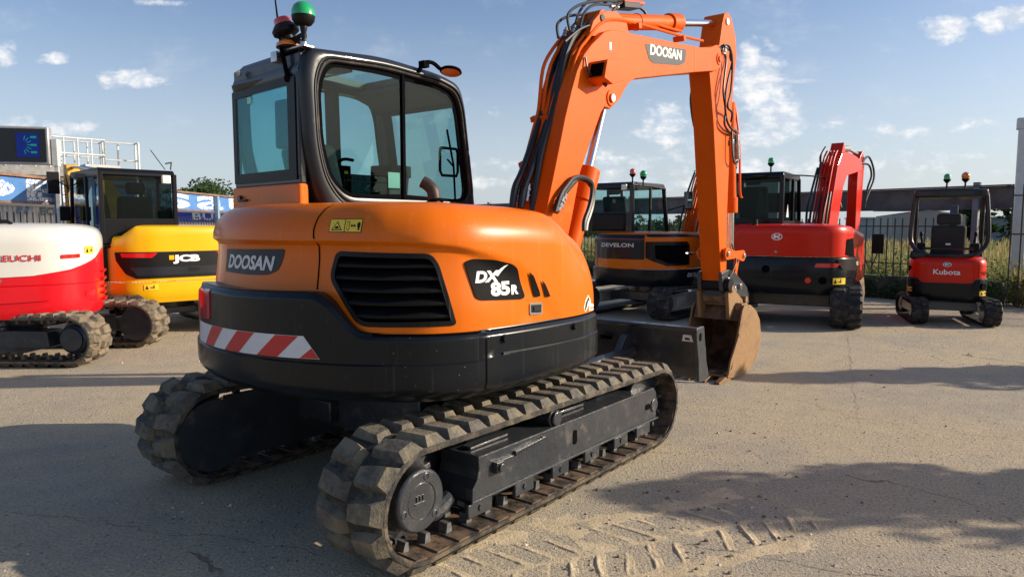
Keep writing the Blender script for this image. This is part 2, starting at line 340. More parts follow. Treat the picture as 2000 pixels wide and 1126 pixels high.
# ---------------- setting
def ground_mat(name):
    m=bpy.data.materials.new(name); m.use_nodes=True; t=NT(m.node_tree); t.n.clear()
    p=t.new('ShaderNodeBsdfPrincipled'); o=t.new('ShaderNodeOutputMaterial'); t.l.new(p.outputs[0],o.inputs[0])
    c=t.new('ShaderNodeTexCoord').outputs['Object']
    big=t.noise(c,.55,6,.6,.6); med=t.noise(c,3.5,6,.65); fine=t.noise(c,60,5,.7)
    col=t.mix(t.ramp(big,.38,.62),(.395,.365,.30,1),(.53,.445,.305,1)); vb=t.noise(c,.17,3,.5); col=t.mix(t.ramp(vb,.4,.6,0,.3),col,(.38,.335,.25,1))
    col=t.mix(t.ramp(med,.35,.75,0,.45),col,(.64,.525,.335,1))
    col=t.mix(t.ramp(fine,.42,.62,0,.62),col,(.24,.19,.14,1))
    # light stones set in the surface
    v=t.new('ShaderNodeTexVoronoi'); t.l.new(c,v.inputs['Vector']); v.inputs['Scale'].default_value=62; v.inputs['Randomness'].default_value=1
    sepc=t.new('ShaderNodeSeparateColor'); t.l.new(v.outputs['Color'],sepc.inputs[0])
    st=t.math('MULTIPLY',t.ramp(v.outputs['Distance'],.34,.20),t.math('GREATER_THAN',sepc.outputs[0],.62))
    stc=t.mix(sepc.outputs[1],(.15,.13,.11,1),(.78,.68,.52,1))
    col=t.mix(t.math('MULTIPLY',st,.95),col,stc)
    v3=t.new('ShaderNodeTexVoronoi'); t.l.new(c,v3.inputs['Vector']); v3.inputs['Scale'].default_value=24
    sep3=t.new('ShaderNodeSeparateColor'); t.l.new(v3.outputs['Color'],sep3.inputs[0])
    st3=t.math('MULTIPLY',t.ramp(v3.outputs['Distance'],.26,.16),t.math('GREATER_THAN',sep3.outputs[0],.80))
    col=t.mix(t.math('MULTIPLY',st3,.85),col,t.mix(sep3.outputs[1],(.13,.12,.11,1),(.60,.53,.42,1)))
    # oil stains
    oil=t.ramp(t.noise(c,2.3,5,.6),.70,.76,0,.6); col=t.mix(oil,col,(.09,.08,.07,1))
    # cracks
    cw=t.new('ShaderNodeVectorMath',operation='ADD'); t.l.new(c,cw.inputs[0])
    nn=t.new('ShaderNodeTexNoise'); t.l.new(c,nn.inputs['Vector']); nn.inputs['Scale'].default_value=1.3; nn.inputs['Detail'].default_value=6
    sc2=t.new('ShaderNodeVectorMath',operation='SCALE'); t.l.new(nn.outputs['Color'],sc2.inputs[0]); sc2.inputs['Scale'].default_value=.9; t.l.new(sc2.outputs[0],cw.inputs[1])
    v2=t.new('ShaderNodeTexVoronoi',feature='DISTANCE_TO_EDGE'); t.l.new(cw.outputs[0],v2.inputs['Vector']); v2.inputs['Scale'].default_value=.33
    cr=t.math('MULTIPLY',t.ramp(v2.outputs['Distance'],.006,.001),t.ramp(t.noise(c,1.1,3,.5),.55,.66,0,.6))
    col=t.mix(cr,col,(.07,.055,.04,1))
    t.put(p,'Base Color',col); p.inputs['Roughness'].default_value=.93; p.inputs['Specular IOR Level'].default_value=.25
    bn=t.new('ShaderNodeBump'); bn.inputs['Strength'].default_value=1; bn.inputs['Distance'].default_value=.02
    h=t.math('ADD',t.math('MULTIPLY',fine,.8),t.math('ADD',t.math('MULTIPLY',st,.5),t.math('MULTIPLY',st3,.9))); h=t.math('ADD',h,t.math('MULTIPLY',cr,-1.2)); h=t.math('ADD',h,t.math('MULTIPLY',med,.8))
    t.l.new(h,bn.inputs['Height']); t.l.new(bn.outputs[0],p.inputs['Normal']); return m
YARD=ground_mat('worn sandy asphalt')
SAND=mat('loose tan sand',(.52,.425,.28),.95,var=.15,vscale=6,bump=.9,bscale=70,spec=.2,dust=(.42,.34,.23),dust_amt=.25,dust_scale=45)
SOIL=mat('field soil and grass',(.16,.15,.06),.95,var=.4,vscale=.8,bump=.5,bscale=8)
g=G(); g.add([(-3000,-3000,-.06),(3000,-3000,-.06),(3000,3000,-.06),(-3000,3000,-.06)],[(0,1,2,3)]); tag(g.build('terrain',SOIL,smooth=0),'flat grassy land around the yard','terrain',kind='structure')
# yard sheet, gently uneven
n=150; g=G(); vs=[]
xs=np.linspace(-30,24,n); ys=np.linspace(-20,32,n)
def inyard(x,y): return y<26.3-1.208*max(x,-8)+.0 if x>-8 else True
for y in ys:
    for x in xs: vs.append((x,y,0))
g.add(vs,[(j*n+i,j*n+i+1,(j+1)*n+i+1,(j+1)*n+i) for j in range(n-1) for i in range(n-1) if ys[j]< 26.6-1.208*xs[i]+ .5])
tag(g.build('yard_ground',YARD,smooth=0),'worn sandy asphalt yard with small stones','yard',kind='structure')
# sand with the prints of a track beside the front machine
o0=Vector((-.25,3.10)); dx=Vector((1.47,.64)).normalized(); dy=Vector((-dx.y,dx.x)); L=2.75; Wd=.80
nx,ny=340,110; g=G(); vs=[]
for j in range(ny):
    for i in range(nx):
        a=-.35+i/(nx-1)*L; b=-Wd/2-.05+j/(ny-1)*(Wd+.25)
        q=o0+dx*a+dy*b
        e=min(1,(a+.35)/.25,(L-.35-a)/.7,(b+Wd/2+.05)/.10,(Wd/2+.2-b)/.25)
        nn=noise.fractal(Vector((q.x*3,q.y*3,0)),.6,2,4)
        h=.0018*min(1,max(0,e*1.6-.45+nn*1.1))
        # lug prints: pits in two staggered rows
        for row,(bc) in enumerate((-.15,.13)):
            t=((a+.02*noise.noise(Vector((q.x*5,q.y*5,3)))+ (b*.5 if row else -b*.5)+row*.075)/.15)%1; wv=abs(b-bc)/.125
            if wv<1 and -.15<a<2.0 and noise.noise(Vector((math.floor((a+row*.075)/.15)*1.7,row*9.1,5)))>-.28:
                m=min(1,max(0,(1-wv)*5))*min(1,max(0,(.34-abs(t-.5))*9)); h=h*(1-m)-.0*m
                rim=max(0,1-abs((t-.5)-.38)*12)*min(1,max(0,(1-wv)*4)); h+=rim*.0028*max(0,min(1,e*2))*max(0,.5+nn*1.3)
        fs=min(1,max(0,e*2))
        vs.append((q.x,q.y,-.006+ .0105*(fs>.02)*1.0*min(1,h/.004 if h>0 else 0)+h+.0012*noise.noise(Vector((q.x*40,q.y*40,1)))))
g.add(vs,[(j*nx+i,j*nx+i+1,(j+1)*nx+i+1,(j+1)*nx+i) for j in range(ny-1) for i in range(nx-1)])
tag(g.build('sand',SAND,smooth=60),'loose sand with track prints beside the front machine','sand',kind='stuff')
# pebbles
g=G(); rnd=random.Random(3)
for k in range(5200):
    d=rnd.uniform(2.0,11)**1.0; a=rnd.uniform(-.85,.85); x=d*math.tan(a)*.95; y=d
    s=rnd.uniform(.002,.0065)*(1+ (rnd.random()<.04)*1.6); rz=rnd.uniform(0,6)
    pts=[]
    for (ax,ay,az) in((1,0,0),(0,1,0),(-1,0,0),(0,-1,0),(0,0,.8),(0,0,-.2)):
        c_,s_=math.cos(rz),math.sin(rz); q=(ax*s*rnd.uniform(.7,1.4),ay*s*rnd.uniform(.6,1.1),az*s)
        pts.append((x+q[0]*c_-q[1]*s_,y+q[0]*s_+q[1]*c_,q[2]+.001))
    g.add(pts,[(0,1,4),(1,2,4),(2,3,4),(3,0,4),(1,0,5),(2,1,5),(3,2,5),(0,3,5)])
PEB=mat('pebbles',(.52,.44,.33),.8,var=.45,vscale=14)
tag(g.build('gravel',PEB,smooth=0),'small pebbles and grit lying on the yard','gravel',kind='stuff')

# cracks
CRK=mat('crack dirt',(.22,.175,.125),.95)
def wpt(px,py):
    a=math.atan((py-563)/1380)+PITCH; Y=1.62/math.tan(a); return Vector(((px-1000)/1380*Y/math.cos(a)*math.cos(a-PITCH),Y))
g=G()
for ci,P_ in enumerate(([(1340,1062),(1480,1085),(1640,1118),(1760,1126),(1990,1126)],[(1360,790),(1560,808),(1700,820),(1850,842),(2000,860)],[(0,1000),(140,1010),(330,1040),(480,1055),(640,1090)],[(1655,650),(1668,760),(1675,815)],[(1560,780),(1620,800),(1675,815)])):
    Q=[wpt(*p) for p in P_]; L=[]
    for i in range(len(Q)-1):
        for k in range(24):
            q=Q[i].lerp(Q[i+1],k/24); L.append(q+Vector((noise.noise(Vector((q.x*6,q.y*6,ci))),noise.noise(Vector((q.x*6,q.y*6,ci+9)))))*.05+Vector((noise.noise(Vector((q.x*25,q.y*25,ci))),noise.noise(Vector((q.x*25,q.y*25,ci+9)))))*.015)
    vs=[]
    for i,q in enumerate(L):
        t_=(L[min(i+1,len(L)-1)]-L[max(i-1,0)]).normalized(); n_=Vector((-t_.y,t_.x)); w_=.0033*(.25+abs(noise.noise(Vector((i*.35,ci,0))))*2.2); vs+=[(q.x+n_.x*w_,q.y+n_.y*w_,.0025),(q.x-n_.x*w_,q.y-n_.y*w_,.0025)]
    g.add(vs,[(2*i,2*i+1,2*i+3,2*i+2) for i in range(len(L)-1)])
tag(g.build('cracks',CRK,smooth=0),'thin dirt filled cracks running across the yard','cracks',kind='stuff')
rnd=random.Random(8); g=G()
for k in range(75):
    if k<55: q=wpt(rnd.uniform(1100,1560),rnd.uniform(930,1120))
    else: q=wpt(rnd.uniform(1300,2000),rnd.uniform(700,1000))
    s=rnd.uniform(.006,.016); h0=[]
    for i in range(8):
        a=2*PI*i/8; h0.append((q.x+math.cos(a)*s*rnd.uniform(.6,1.5),q.y+math.sin(a)*s*rnd.uniform(.5,1.1),-.002))
    g.add(h0+[(x*.5+q.x*.5,y*.5+q.y*.5,s*rnd.uniform(.5,.9)) for x,y,z in h0],[(i,(i+1)%8,8+(i+1)%8,8+i) for i in range(8)]+[tuple(range(8,16))])
tag(g.build('soil_clods',mat('dark soil clods',(.20,.155,.105),.95,var=.4,vscale=20),smooth=40),'small dark clods of soil scattered over the yard','clods',kind='stuff')
def leaves(g,c,rad,n,size,rnd,flat=.6,ch=None):
    for k in range(n):
        while True:
            p=Vector((rnd.uniform(-1,1),rnd.uniform(-1,1),rnd.uniform(-1,1)))
            if p.length<1: break
        p=p.normalized()*(p.length**.55)
        q=Vector(c)+Vector((p.x*rad[0],p.y*rad[1],p.z*rad[2])); s=size*rnd.uniform(.6,1.4)
        a=Vector((rnd.gauss(0,1),rnd.gauss(0,1),rnd.gauss(0,flat))).normalized(); b=a.cross(Vector((rnd.gauss(0,1),rnd.gauss(0,1),rnd.gauss(0,1)))).normalized()
        g.add([q-a*s,q+b*s*.45,q+a*s,q-b*s*.45],[(0,1,2,3)])
def tree(name,label,loc,h,w,seed,m,cl=18,nl=150,ls=.12,lo=.25,group=None,cat='tree',shape=0):
    rnd=random.Random(seed); root=thing(name,label,cat,loc,group=group); g=G()
    g.tube([(0,0,-.1),(rnd.uniform(-.1,.1),0,h*.45),(rnd.uniform(-.2,.2),rnd.uniform(-.2,.2),h*.93)],[h*.028,h*.006],8,smooth=4)
    gc=G()
    for k in range(cl):
        t=lo+(1-lo)*(k+.5)/cl; a=rnd.uniform(0,6.28)
        rr=w*(math.sin(PI*min(1,max(.08,(t-lo)/(1-lo)*.9+.12)))**.7 if not shape else (1.05-(t-lo)/(1-lo)))*.5
        c=(math.cos(a)*rr*rnd.uniform(.4,1),math.sin(a)*rr*rnd.uniform(.4,1),h*t)
        g.tube([(0,0,h*(t*.8)),c],[h*.009,h*.002],5)
        s=w*.26*rnd.uniform(.6,1.25); leaves(gc,c,(s,s,s*.75),nl,ls,rnd)
    g.build('trunk',BARK,root); gc.build('crown',m,root,smooth=0); return root
LEAFPINE=leafmat('pine foliage',(.04,.075,.03),(.10,.15,.06))
# perimeter: left run along X=-9, back run to the right
def bars(g,p0,p1,z0,z1,step,r,rails=()):
    p0=Vector(p0);p1=Vector(p1); d=(p1-p0); L=d.length; u=d/L; k=0
    while k*step<L:
        q=p0+u*(k*step); g.tube([(q.x,q.y,z0),(q.x,q.y,z1)],r,4); k+=1
    for z,rr in rails: g.tube([(p0.x,p0.y,z),(p1.x,p1.y,z)],rr,4)
def along(p0,p1,t): return Vector((p0[0]+(p1[0]-p0[0])*t,p0[1]+(p1[1]-p0[1])*t))
def wallbox(g,p0,p1,z0,z1,th):
    d=(Vector(p1)-Vector(p0)); u=d.normalized(); nrm=Vector((-u.y,u.x))*th/2
    pts=[Vector(p0)+nrm,Vector(p1)+nrm,Vector(p1)-nrm,Vector(p0)-nrm]; g.prism([tuple(q) for q in pts],z0,z1,'z')
BK0=(-8.6,36.4); BK1=(9.95,14.0)       # back line
def bk(t): return along(BK0,BK1,t)
# right/back fence in two builds: run under the beam, taller run at the right end
root=thing('metal_fence','dark barred metal fence on a low wall under the grey beam','fence',(0,0,0))
g=G(); a=bk(.0); b=bk(.985); bars(g,a,b,.5,1.78,.155,.014,((1.60,.016),(.78,.016))); g.build('bars',FENCEM,root,smooth=0)
ts=[.30,.42,.54,.66,.775,.888,.975]
for t in ts:
    q=bk(t)+Vector((-.05,-.10)); g=G(); g.box((q.x,q.y,1.27),(.11,.11,2.44),R(-50)); g.build('post',POSTM,root,smooth=0)
root=thing('steel_beam','long weathered grey steel beam bolted across the fence posts','beam',(0,0,0))
g=G(); wallbox(g,bk(.0),bk(.997),1.96,2.40,.05); g.build('web',BEAMM,root,smooth=0,label=None)
g=G(); off=Vector((-.06,-.06)); wallbox(g,bk(0)+off,bk(.997)+off,2.403,2.425,.17); wallbox(g,bk(0)+off,bk(.997)+off,1.945,1.957,.12); g.build('flange',BEAMM,root,smooth=0)
root=thing('tall_fence','taller rusty barred fence to the right of the beam','fence',(0,0,0))
g=G(); bars(g,(9.75,13.85),(14.5,11.3),.02,2.42,.165,.013,((2.2,.018),(1.45,.02),(.45,.018))); g.build('bars',mat('rust brown fence bar',(.06,.035,.028),.7,var=.3),root,smooth=0)
g=G(); wallbox(g,bk(.0),bk(.995),-.05,.50,.22); tag(g.build('low_wall',CONC,smooth=0),'low dark concrete wall overgrown with ivy below the barred fence','wall')
rnd=random.Random(5); g=G()
for k in range(330):
    t=rnd.uniform(.55,1.0); q=bk(t)+Vector((-.16,-.16)); leaves(g,(q.x,q.y,rnd.uniform(.03,.52)),(.22,.10,.13),26,.035,rnd)
tag(g.build('ivy',LEAFIVY,smooth=0),'dark ivy and weeds covering the low wall','ivy',kind='stuff')
# weeds behind and along the fence
def blades(g,x,y,h,rnd,w=.012,n=5,spread=.12):
    for k in range(n):
        a=rnd.uniform(0,6.28); l=h*rnd.uniform(.5,1.1); dxy=Vector((math.cos(a),math.sin(a)))*rnd.uniform(.02,spread)*h*2; s=Vector((-math.sin(a),math.cos(a)))*w
        g.add([(x-s.x,y-s.y,0),(x+s.x,y+s.y,0),(x+dxy.x*.5+s.x*.7,y+dxy.y*.5+s.y*.7,l*.6),(x+dxy.x,y+dxy.y,l),(x+dxy.x*.5-s.x*.7,y+dxy.y*.5-s.y*.7,l*.6)],[(0,1,2,3,4)])
gS=G(); gL=G()
for k in range(7000):
    y=15+ (rnd.random()**1.6)*42; x=rnd.uniform(-.05,.86)*y
    q=x*1.208+y-26.3
    if q<.8: continue
    sc_=1+(y-15)/45
    (blades(gS,x,y,rnd.uniform(.35,.85),rnd,.014*sc_,4) if rnd.random()<.76 else blades(gL,x,y,rnd.uniform(.4,1.0),rnd,.018*sc_,4))
for k in range(900):   # leafy weeds close behind fence
    t=rnd.uniform(.5,1.03); dd=rnd.uniform(.25,2.2); q=bk(t)+Vector((.77,.64))*dd; h=rnd.uniform(.35,1.05)
    leaves(gL,(q.x,q.y,h*.55),(.13,.13,h*.5),26,.045,rnd,1.2)
for k in range(230):
    x=rnd.uniform(10.1,13.6); y=13.9-(x-10.05)*.54+rnd.uniform(-.25,.6); h=rnd.uniform(.25,.85); leaves(gL,(x,y,h*.5),(.13,.13,h*.5),26,.04,rnd,1.2); blades(gS,x,y,h*1.25,rnd,.012,8)
tag(gS.build('dry_grass',STRAW,smooth=0),'dry straw coloured grass in the field behind the fence','grass',kind='stuff')
tag(gL.build('weeds',LEAFLT,smooth=0),'green weeds growing behind and through the fence','weeds',kind='stuff')
# far treeline as bushes, barns
rnd=random.Random(11); g=G()
for k in range(420):
    a=rnd.uniform(-.75,.95); y=rnd.uniform(95,130); hh=rnd.uniform(1.0,2.5)*(1+.3*math.sin(a*9)); leaves(g,(a*y,y,hh*.45),(3.2,2,hh*.6),36,.55,rnd)
tag(g.build('distant_trees',LEAFDK,smooth=0),'far dark line of trees on the horizon','treeline',kind='stuff')
def gable(g,x,y,w,d,h,rz): m=Matrix.Translation((x,y,0))@Matrix.Rotation(rz,4,'Z'); G_=G(m); G_.prism([(-w/2,0),(w/2,0),(w/2,h*.86),(0,h),(-w/2,h*.86)],-d/2,d/2); g.add(G_.v,G_.f)
root=thing('barn','grey barn with a pale gable end far beyond the field','barn',(0,0,0)); g=G(); gable(g,36.5,64,5.4,10,2.9,R(-20)); g.build('wall',BARN2,root,smooth=0)
g=G(); g.box((36.5,64,3.02),(5.9,10.4,.10),R(-20)); g.build('roof',BARN,root,smooth=0)
root=thing('warehouse','long pale warehouse at the far side of the field','warehouse',(0,0,0)); g=G(); g.box((55,76,.8),(34,8,3.2),R(-20)); g.build('wall',BARN,root,smooth=0)
g=G(); g.box((55,76,2.45),(34.6,8.6,.14),R(-20)); g.build('roof',mat('light roof sheet',(.5,.52,.55),.5),root,smooth=0)
for k,(x,y,h,w_) in enumerate([(46,64,4.2,7.5),(50,62,3.8,6),(54.5,60,3.9,7),(44,68,3.0,4),(60,64,4.4,6)]):
    tree('broad_tree',['broad dark tree directly left of the warehouse middle','second dark broad tree rising behind the mini excavator canopy','wide dark tree towards the right of the field','small rounded tree at the left of the field clump','dark tree by the white gantry post'][k],(x,y,0),h,w_,20+k,LEAFDK,18,110,.32,.15,'trees beyond the field')
for k,(px,h,w_) in enumerate([(368,6.3,2.6),(392,7.6,2.6),(404,8.0,2.8),(417,7.0,2.4),(436,7.4,3.0),(452,6.0,2.2)]):
    y=50+3*(k%3); tree('pine_tree',['leftmost low pine above the blue hoarding','second pine from the left above the blue hoarding','tallest pine in the middle of the hoarding group','fourth pine from the left above the hoarding','bushy pine right of the gap in the group','rightmost low pine just left of the orange cab base'][k],((px-1000)/1380*y,y,0),h*.62,w_,40+k,LEAFPINE,15,75,.15,.30,'pines behind the hoarding')
# trees out of the frame to the right whose shadows lie across the yard
for k,(x,y,h,w_) in enumerate([(9.6,7.75,2.75,.9),(7.9,4.45,2.75,.85),(8.9,4.30,3.0,1.15),(11.0,7.75,3.2,1.0)]):
    tree('slender_tree',['slender young tree beyond the right edge shading the middle of the yard','slender young tree beyond the right edge with the nearest long shadow','taller slender young tree behind the nearest one off the right edge','farthest slender young tree off the right edge'][k],(x,y,0),h,w_,60+k,LEAFLT if 0 else LEAFIVY,26,220,.06,.03,'trees right of the yard')
# ---- left perimeter with blue hoarding
XL=-9.0
def yl(px): return XL/((px-1000)/1380)
root=thing('blue_hoarding','long blue hoarding band with white mosaic letters above the left fence','hoarding',(XL,0,0),R(90))   # local x = world Y, facing +X => y local = -X
g=G(); g.bx(9.5,34,-.0,.03,2.06,2.50); g.build('panel',BLUEP,root,smooth=0)
g=G(); g.bx(9.5,34,-.06,.06,2.503,2.55); g.bx(9.5,34,-.03,.05,2.02,2.057); g.build('frame',RUSTEDGE,root,smooth=0)
for q in (12.05,14.0,17.6,21.5,26.5):
    g=G(); g.box((q,-.08,1.25),(.13,.10,2.5)); g.build('post',LBLUE,root,smooth=0)
def mosaicmat():
    m=bpy.data.materials.new('white mosaic lettering'); m.use_nodes=True; t=NT(m.node_tree); p=t.n['Principled BSDF']
    c=t.new('ShaderNodeTexCoord').outputs['Object']; v=t.new('ShaderNodeTexVoronoi',feature='DISTANCE_TO_EDGE'); t.l.new(c,v.inputs['Vector']); v.inputs['Scale'].default_value=11
    t.put(p,'Base Color',t.mix(t.ramp(v.outputs['Distance'],.04,.09),(.07,.19,.45,1),(.72,.74,.76,1))); return m
MOS=mosaicmat()
def sidetext(root,txt,x0,x1,z0,z1,m,y=-.004,bold=.02,name='lettering',shear=0):
    bm=fit_text(txt,x0,x1,z0,z1,bold,shear,0); planar(bm,basis((0,y,0),(1,0,0),(0,0,1)),name,m,root)
for txt,a,b in (('D',10.9,12.9),('B',13.2,14.7),('E',17.0,17.9),('s',18.2,19.9),('a',20.3,22.2),('U',22.6,24.2)): sidetext(root,txt,a,b,2.08,2.48,MOS,bold=.025)
root=thing('left_fence','dark barred fence below the blue hoarding on the left','fence',(0,0,0))
g=G(); bars(g,(XL+.08,10),(XL+.08,34),0,1.86,.17,.012,((1.62,.017),(.3,.017))); g.build('bars',FENCEM,root,smooth=0)
def container(label,loc,rz,L,H,W,m,txt=None,tm=None,stripe=None,logo=False):
    root=thing('shipping_container',label,'container',loc,rz,'containers behind the left fence')
    g=G(); pts=[]; n=int(L/.14)
    for k in range(n):
        x=k*L/n; pts+=[(x,0),(x+.05,0),(x+.07,.03),(x+.12,.03)]
    pts+=[(L,0),(L,W),(0,W)]; g.prism(pts,.12,H-.1,'z'); g.build('wall',m,root,smooth=0)
    g=G(); g.bx(-.03,L+.03,-.03,.06,H-.1,H); g.bx(-.03,L+.03,-.03,.06,0,.12); g.bx(-.03,.06,-.031,.06,.12,H-.1); g.bx(L-.06,L+.03,-.031,.06,.12,H-.1); g.bx(-.03,L+.03,.06,W,H-.1,H-.01); g.build('frame',m,root,smooth=0)
    if stripe:
        for (za,zb,sm) in stripe: g=G(); g.bx(.1,L-.1,-.012,.0,za,zb); g.build('stripe',sm,root,smooth=0)
    if txt: sidetext(root,txt[0],*txt[1:5],tm,-.016)
    if logo:
        g=G()
        for q in (0,.22): g.prism([(q+logo,1.86),(q+logo+.1,1.86),(q+logo+.22,2.0),(q+logo+.12,2.0)],-.016,-.013)
        g.build('logo',LBLUE,root,smooth=0)
    return root
LETG=mat('faded green grey lettering',(.16,.20,.20),.6)
container('white shipping container with the green grey word ECOSEM behind the left fence',(-10.1,13.7,0),R(90),3.15,2.12,2.3,CONTW,('ECOSEM',1.5,2.9,1.84,2.0),LETG,logo=.75)
container('plain white shipping container at the left edge with blue end',(-10.15,11.4,0),R(90),2.1,2.12,2.3,CONTW,stripe=[(.2,2.0,BLUEC)])
container('cream shipping container seen through the yellow machine cab',(-10.1,17.3,0),R(90),3.6,2.10,2.3,CONTW,('ELVISION',.4,2.6,1.75,1.92),LETG)
container('deep blue shipping container with large white letters',(-10.1,21.2,0),R(90),6.2,2.12,2.3,CONTW,('BUILD',1.2,4.8,1.80,2.02),WHITE,stripe=[(1.72,2.08,BLUEC),(.3,1.3,BLUEC)])
# platform with railing
root=thing('raised_walkway','raised grey steel walkway with white tubular railings above the hoarding','walkway',(0,0,0))
Yp=19.5; g=G(); g.prism([(-15.4,17.0),(-13.0,19.2),(-11.65,20.6),(-12.2,21.3),(-13.7,20.0),(-15.9,17.8)],2.98,3.32,'z'); g.build('deck',PLATGREY,root,smooth=0)
g=G()
for (A,B,n) in (((-15.3,16.9),(-11.68,20.55),15),((-15.9,17.75),(-12.25,21.3),15),((-11.68,20.55),(-12.25,21.3),2)):
    for k in range(n+1):
        q=along(A,B,k/n); g.tube([(q.x,q.y,3.2),(q.x,q.y,4.05)],.022,6)
    for z in (4.05,3.62): g.tube([(A[0],A[1],z),(B[0],B[1],z)],.022,6)
for (x,y) in ((-11.5,20.9),(-11.1,21.1),(-10.9,20.9)): g.tube([(x,y,2.9),(x,y,4.0)],.03,6)
for z in (4.0,3.5): g.tube([(-11.68,20.55,z),(-11.1,21.1,z),(-10.9,20.9,z)],.025,6)
g.build('railing',GALV,root)
g=G(); g.box((-12.0,20.75,3.16),(.9,.9,.36),R(45)); g.build('end_box',mat('pale concrete box',(.5,.48,.42),.7),root,smooth=0)
for (x,y) in ((-15.2,17.6),(-12.1,20.9)):
    g=G(); g.box((x,y,1.49),(.22,.22,2.98),R(45)); g.build('leg',PLATGREY,root,smooth=0)
# LED sign
root=thing('led_sign','dark led display board with blue symbol on a grey post at the left edge','display sign',(-8.16,12.0,0),R(12))
g=G(); g.bx(-2.3,.36,0,.16,2.64,3.27); g.build('housing',mat('grey sign frame',(.35,.35,.36),.4,metal=.3),root,bevel=.02)
g=G(); g.bx(-2.26,.32,-.012,-.001,2.68,3.23); g.build('screen',SCREEN,root,smooth=0)
g=G(); g.bx(-.12,.22,-.018,-.013,2.76,3.16); g.build('lit_panel',emis('blue display glow',(.01,.02,.14),.8),root,smooth=0)
g=G()
for k in range(7):
    a=R(-75+25*k); g.box((-.02+.10*math.cos(a),-.021,2.96+.12*math.sin(a)),(.07,.003,.012),Matrix.Rotation(-a,3,'Y'))
for z in (3.09,2.96,2.84): g.box((.14,-.021,z),(.09,.003,.035))
g.build('symbol',emis('green display glow',(.02,.35,.25),.45),root,smooth=0)
g=G(); g.box((.42,.12,1.5),(.06,.06,3.0)); g.box((.42,.12,2.85),(.08,.14,.45)); g.build('post',GALV,root,smooth=0)
# white gantry at right edge
root=thing('white_gantry','tall white steel gantry leg at the right edge behind the fence','gantry',(11.15,15.6,0),R(-30))
g=G(); g.box((0,0,1.85),(.22,.22,3.7)); g.build('leg',GANTRY,root,bevel=.01)
g=G(); g.box((1.6,0,3.82),(3.5,.22,.24)); g.build('crossbeam',GANTRY,root,bevel=.01)
g=G(); g.box((3.2,0,1.85),(.22,.22,3.7)); g.build('leg',GANTRY,root,bevel=.01)
# ---------------- rubber track
class TrackPath:
    def __init__(s,cr,rr,cf,rf):
        u=Vector((cf[0]-cr[0],cf[1]-cr[1])); d=u.length; u/=d; k=(rr-rf)/d; pe=Vector((-u.y,u.x)); q=math.sqrt(1-k*k)
        nu=u*k+pe*q; nl=u*k-pe*q; au=math.atan2(nu.y,nu.x); al=math.atan2(nl.y,nl.x)
        pts=[]; 
        def arc(c,r,a0,a1,n):
            for i in range(n+1):
                a=a0+(a1-a0)*i/n; pts.append((c[0]+r*math.cos(a),c[1]+r*math.sin(a),math.cos(a),math.sin(a)))
        while al>au: al-=2*PI
        arc(cf,rf,al,au,28)           # front, from bottom over to top
        a1=al+2*PI; arc(cr,rr,au,a1,28)
        # straights
        out=[]
        for i in range(len(pts)):
            p=pts[i]; q=pts[(i+1)%len(pts)]; out.append(p); L=math.hypot(q[0]-p[0],q[1]-p[1])
            if L>.1:
                m=int(L/.05)
                for j in range(1,m): t=j/m; out.append(tuple(p[e]*(1-t)+q[e]*t for e in range(4)))
        s.p=np.array(out+[out[0]]); s.D=np.r_[0,np.cumsum(np.hypot(np.diff(s.p[:,0]),np.diff(s.p[:,1])))]; s.L=s.D[-1]
    def at(s,t,h=0):
        t=t%s.L; x,z,nx,nz=[np.interp(t,s.D,s.p[:,i]) for i in range(4)]; l=math.hypot(nx,nz); return x+nx/l*h,z+nz/l*h
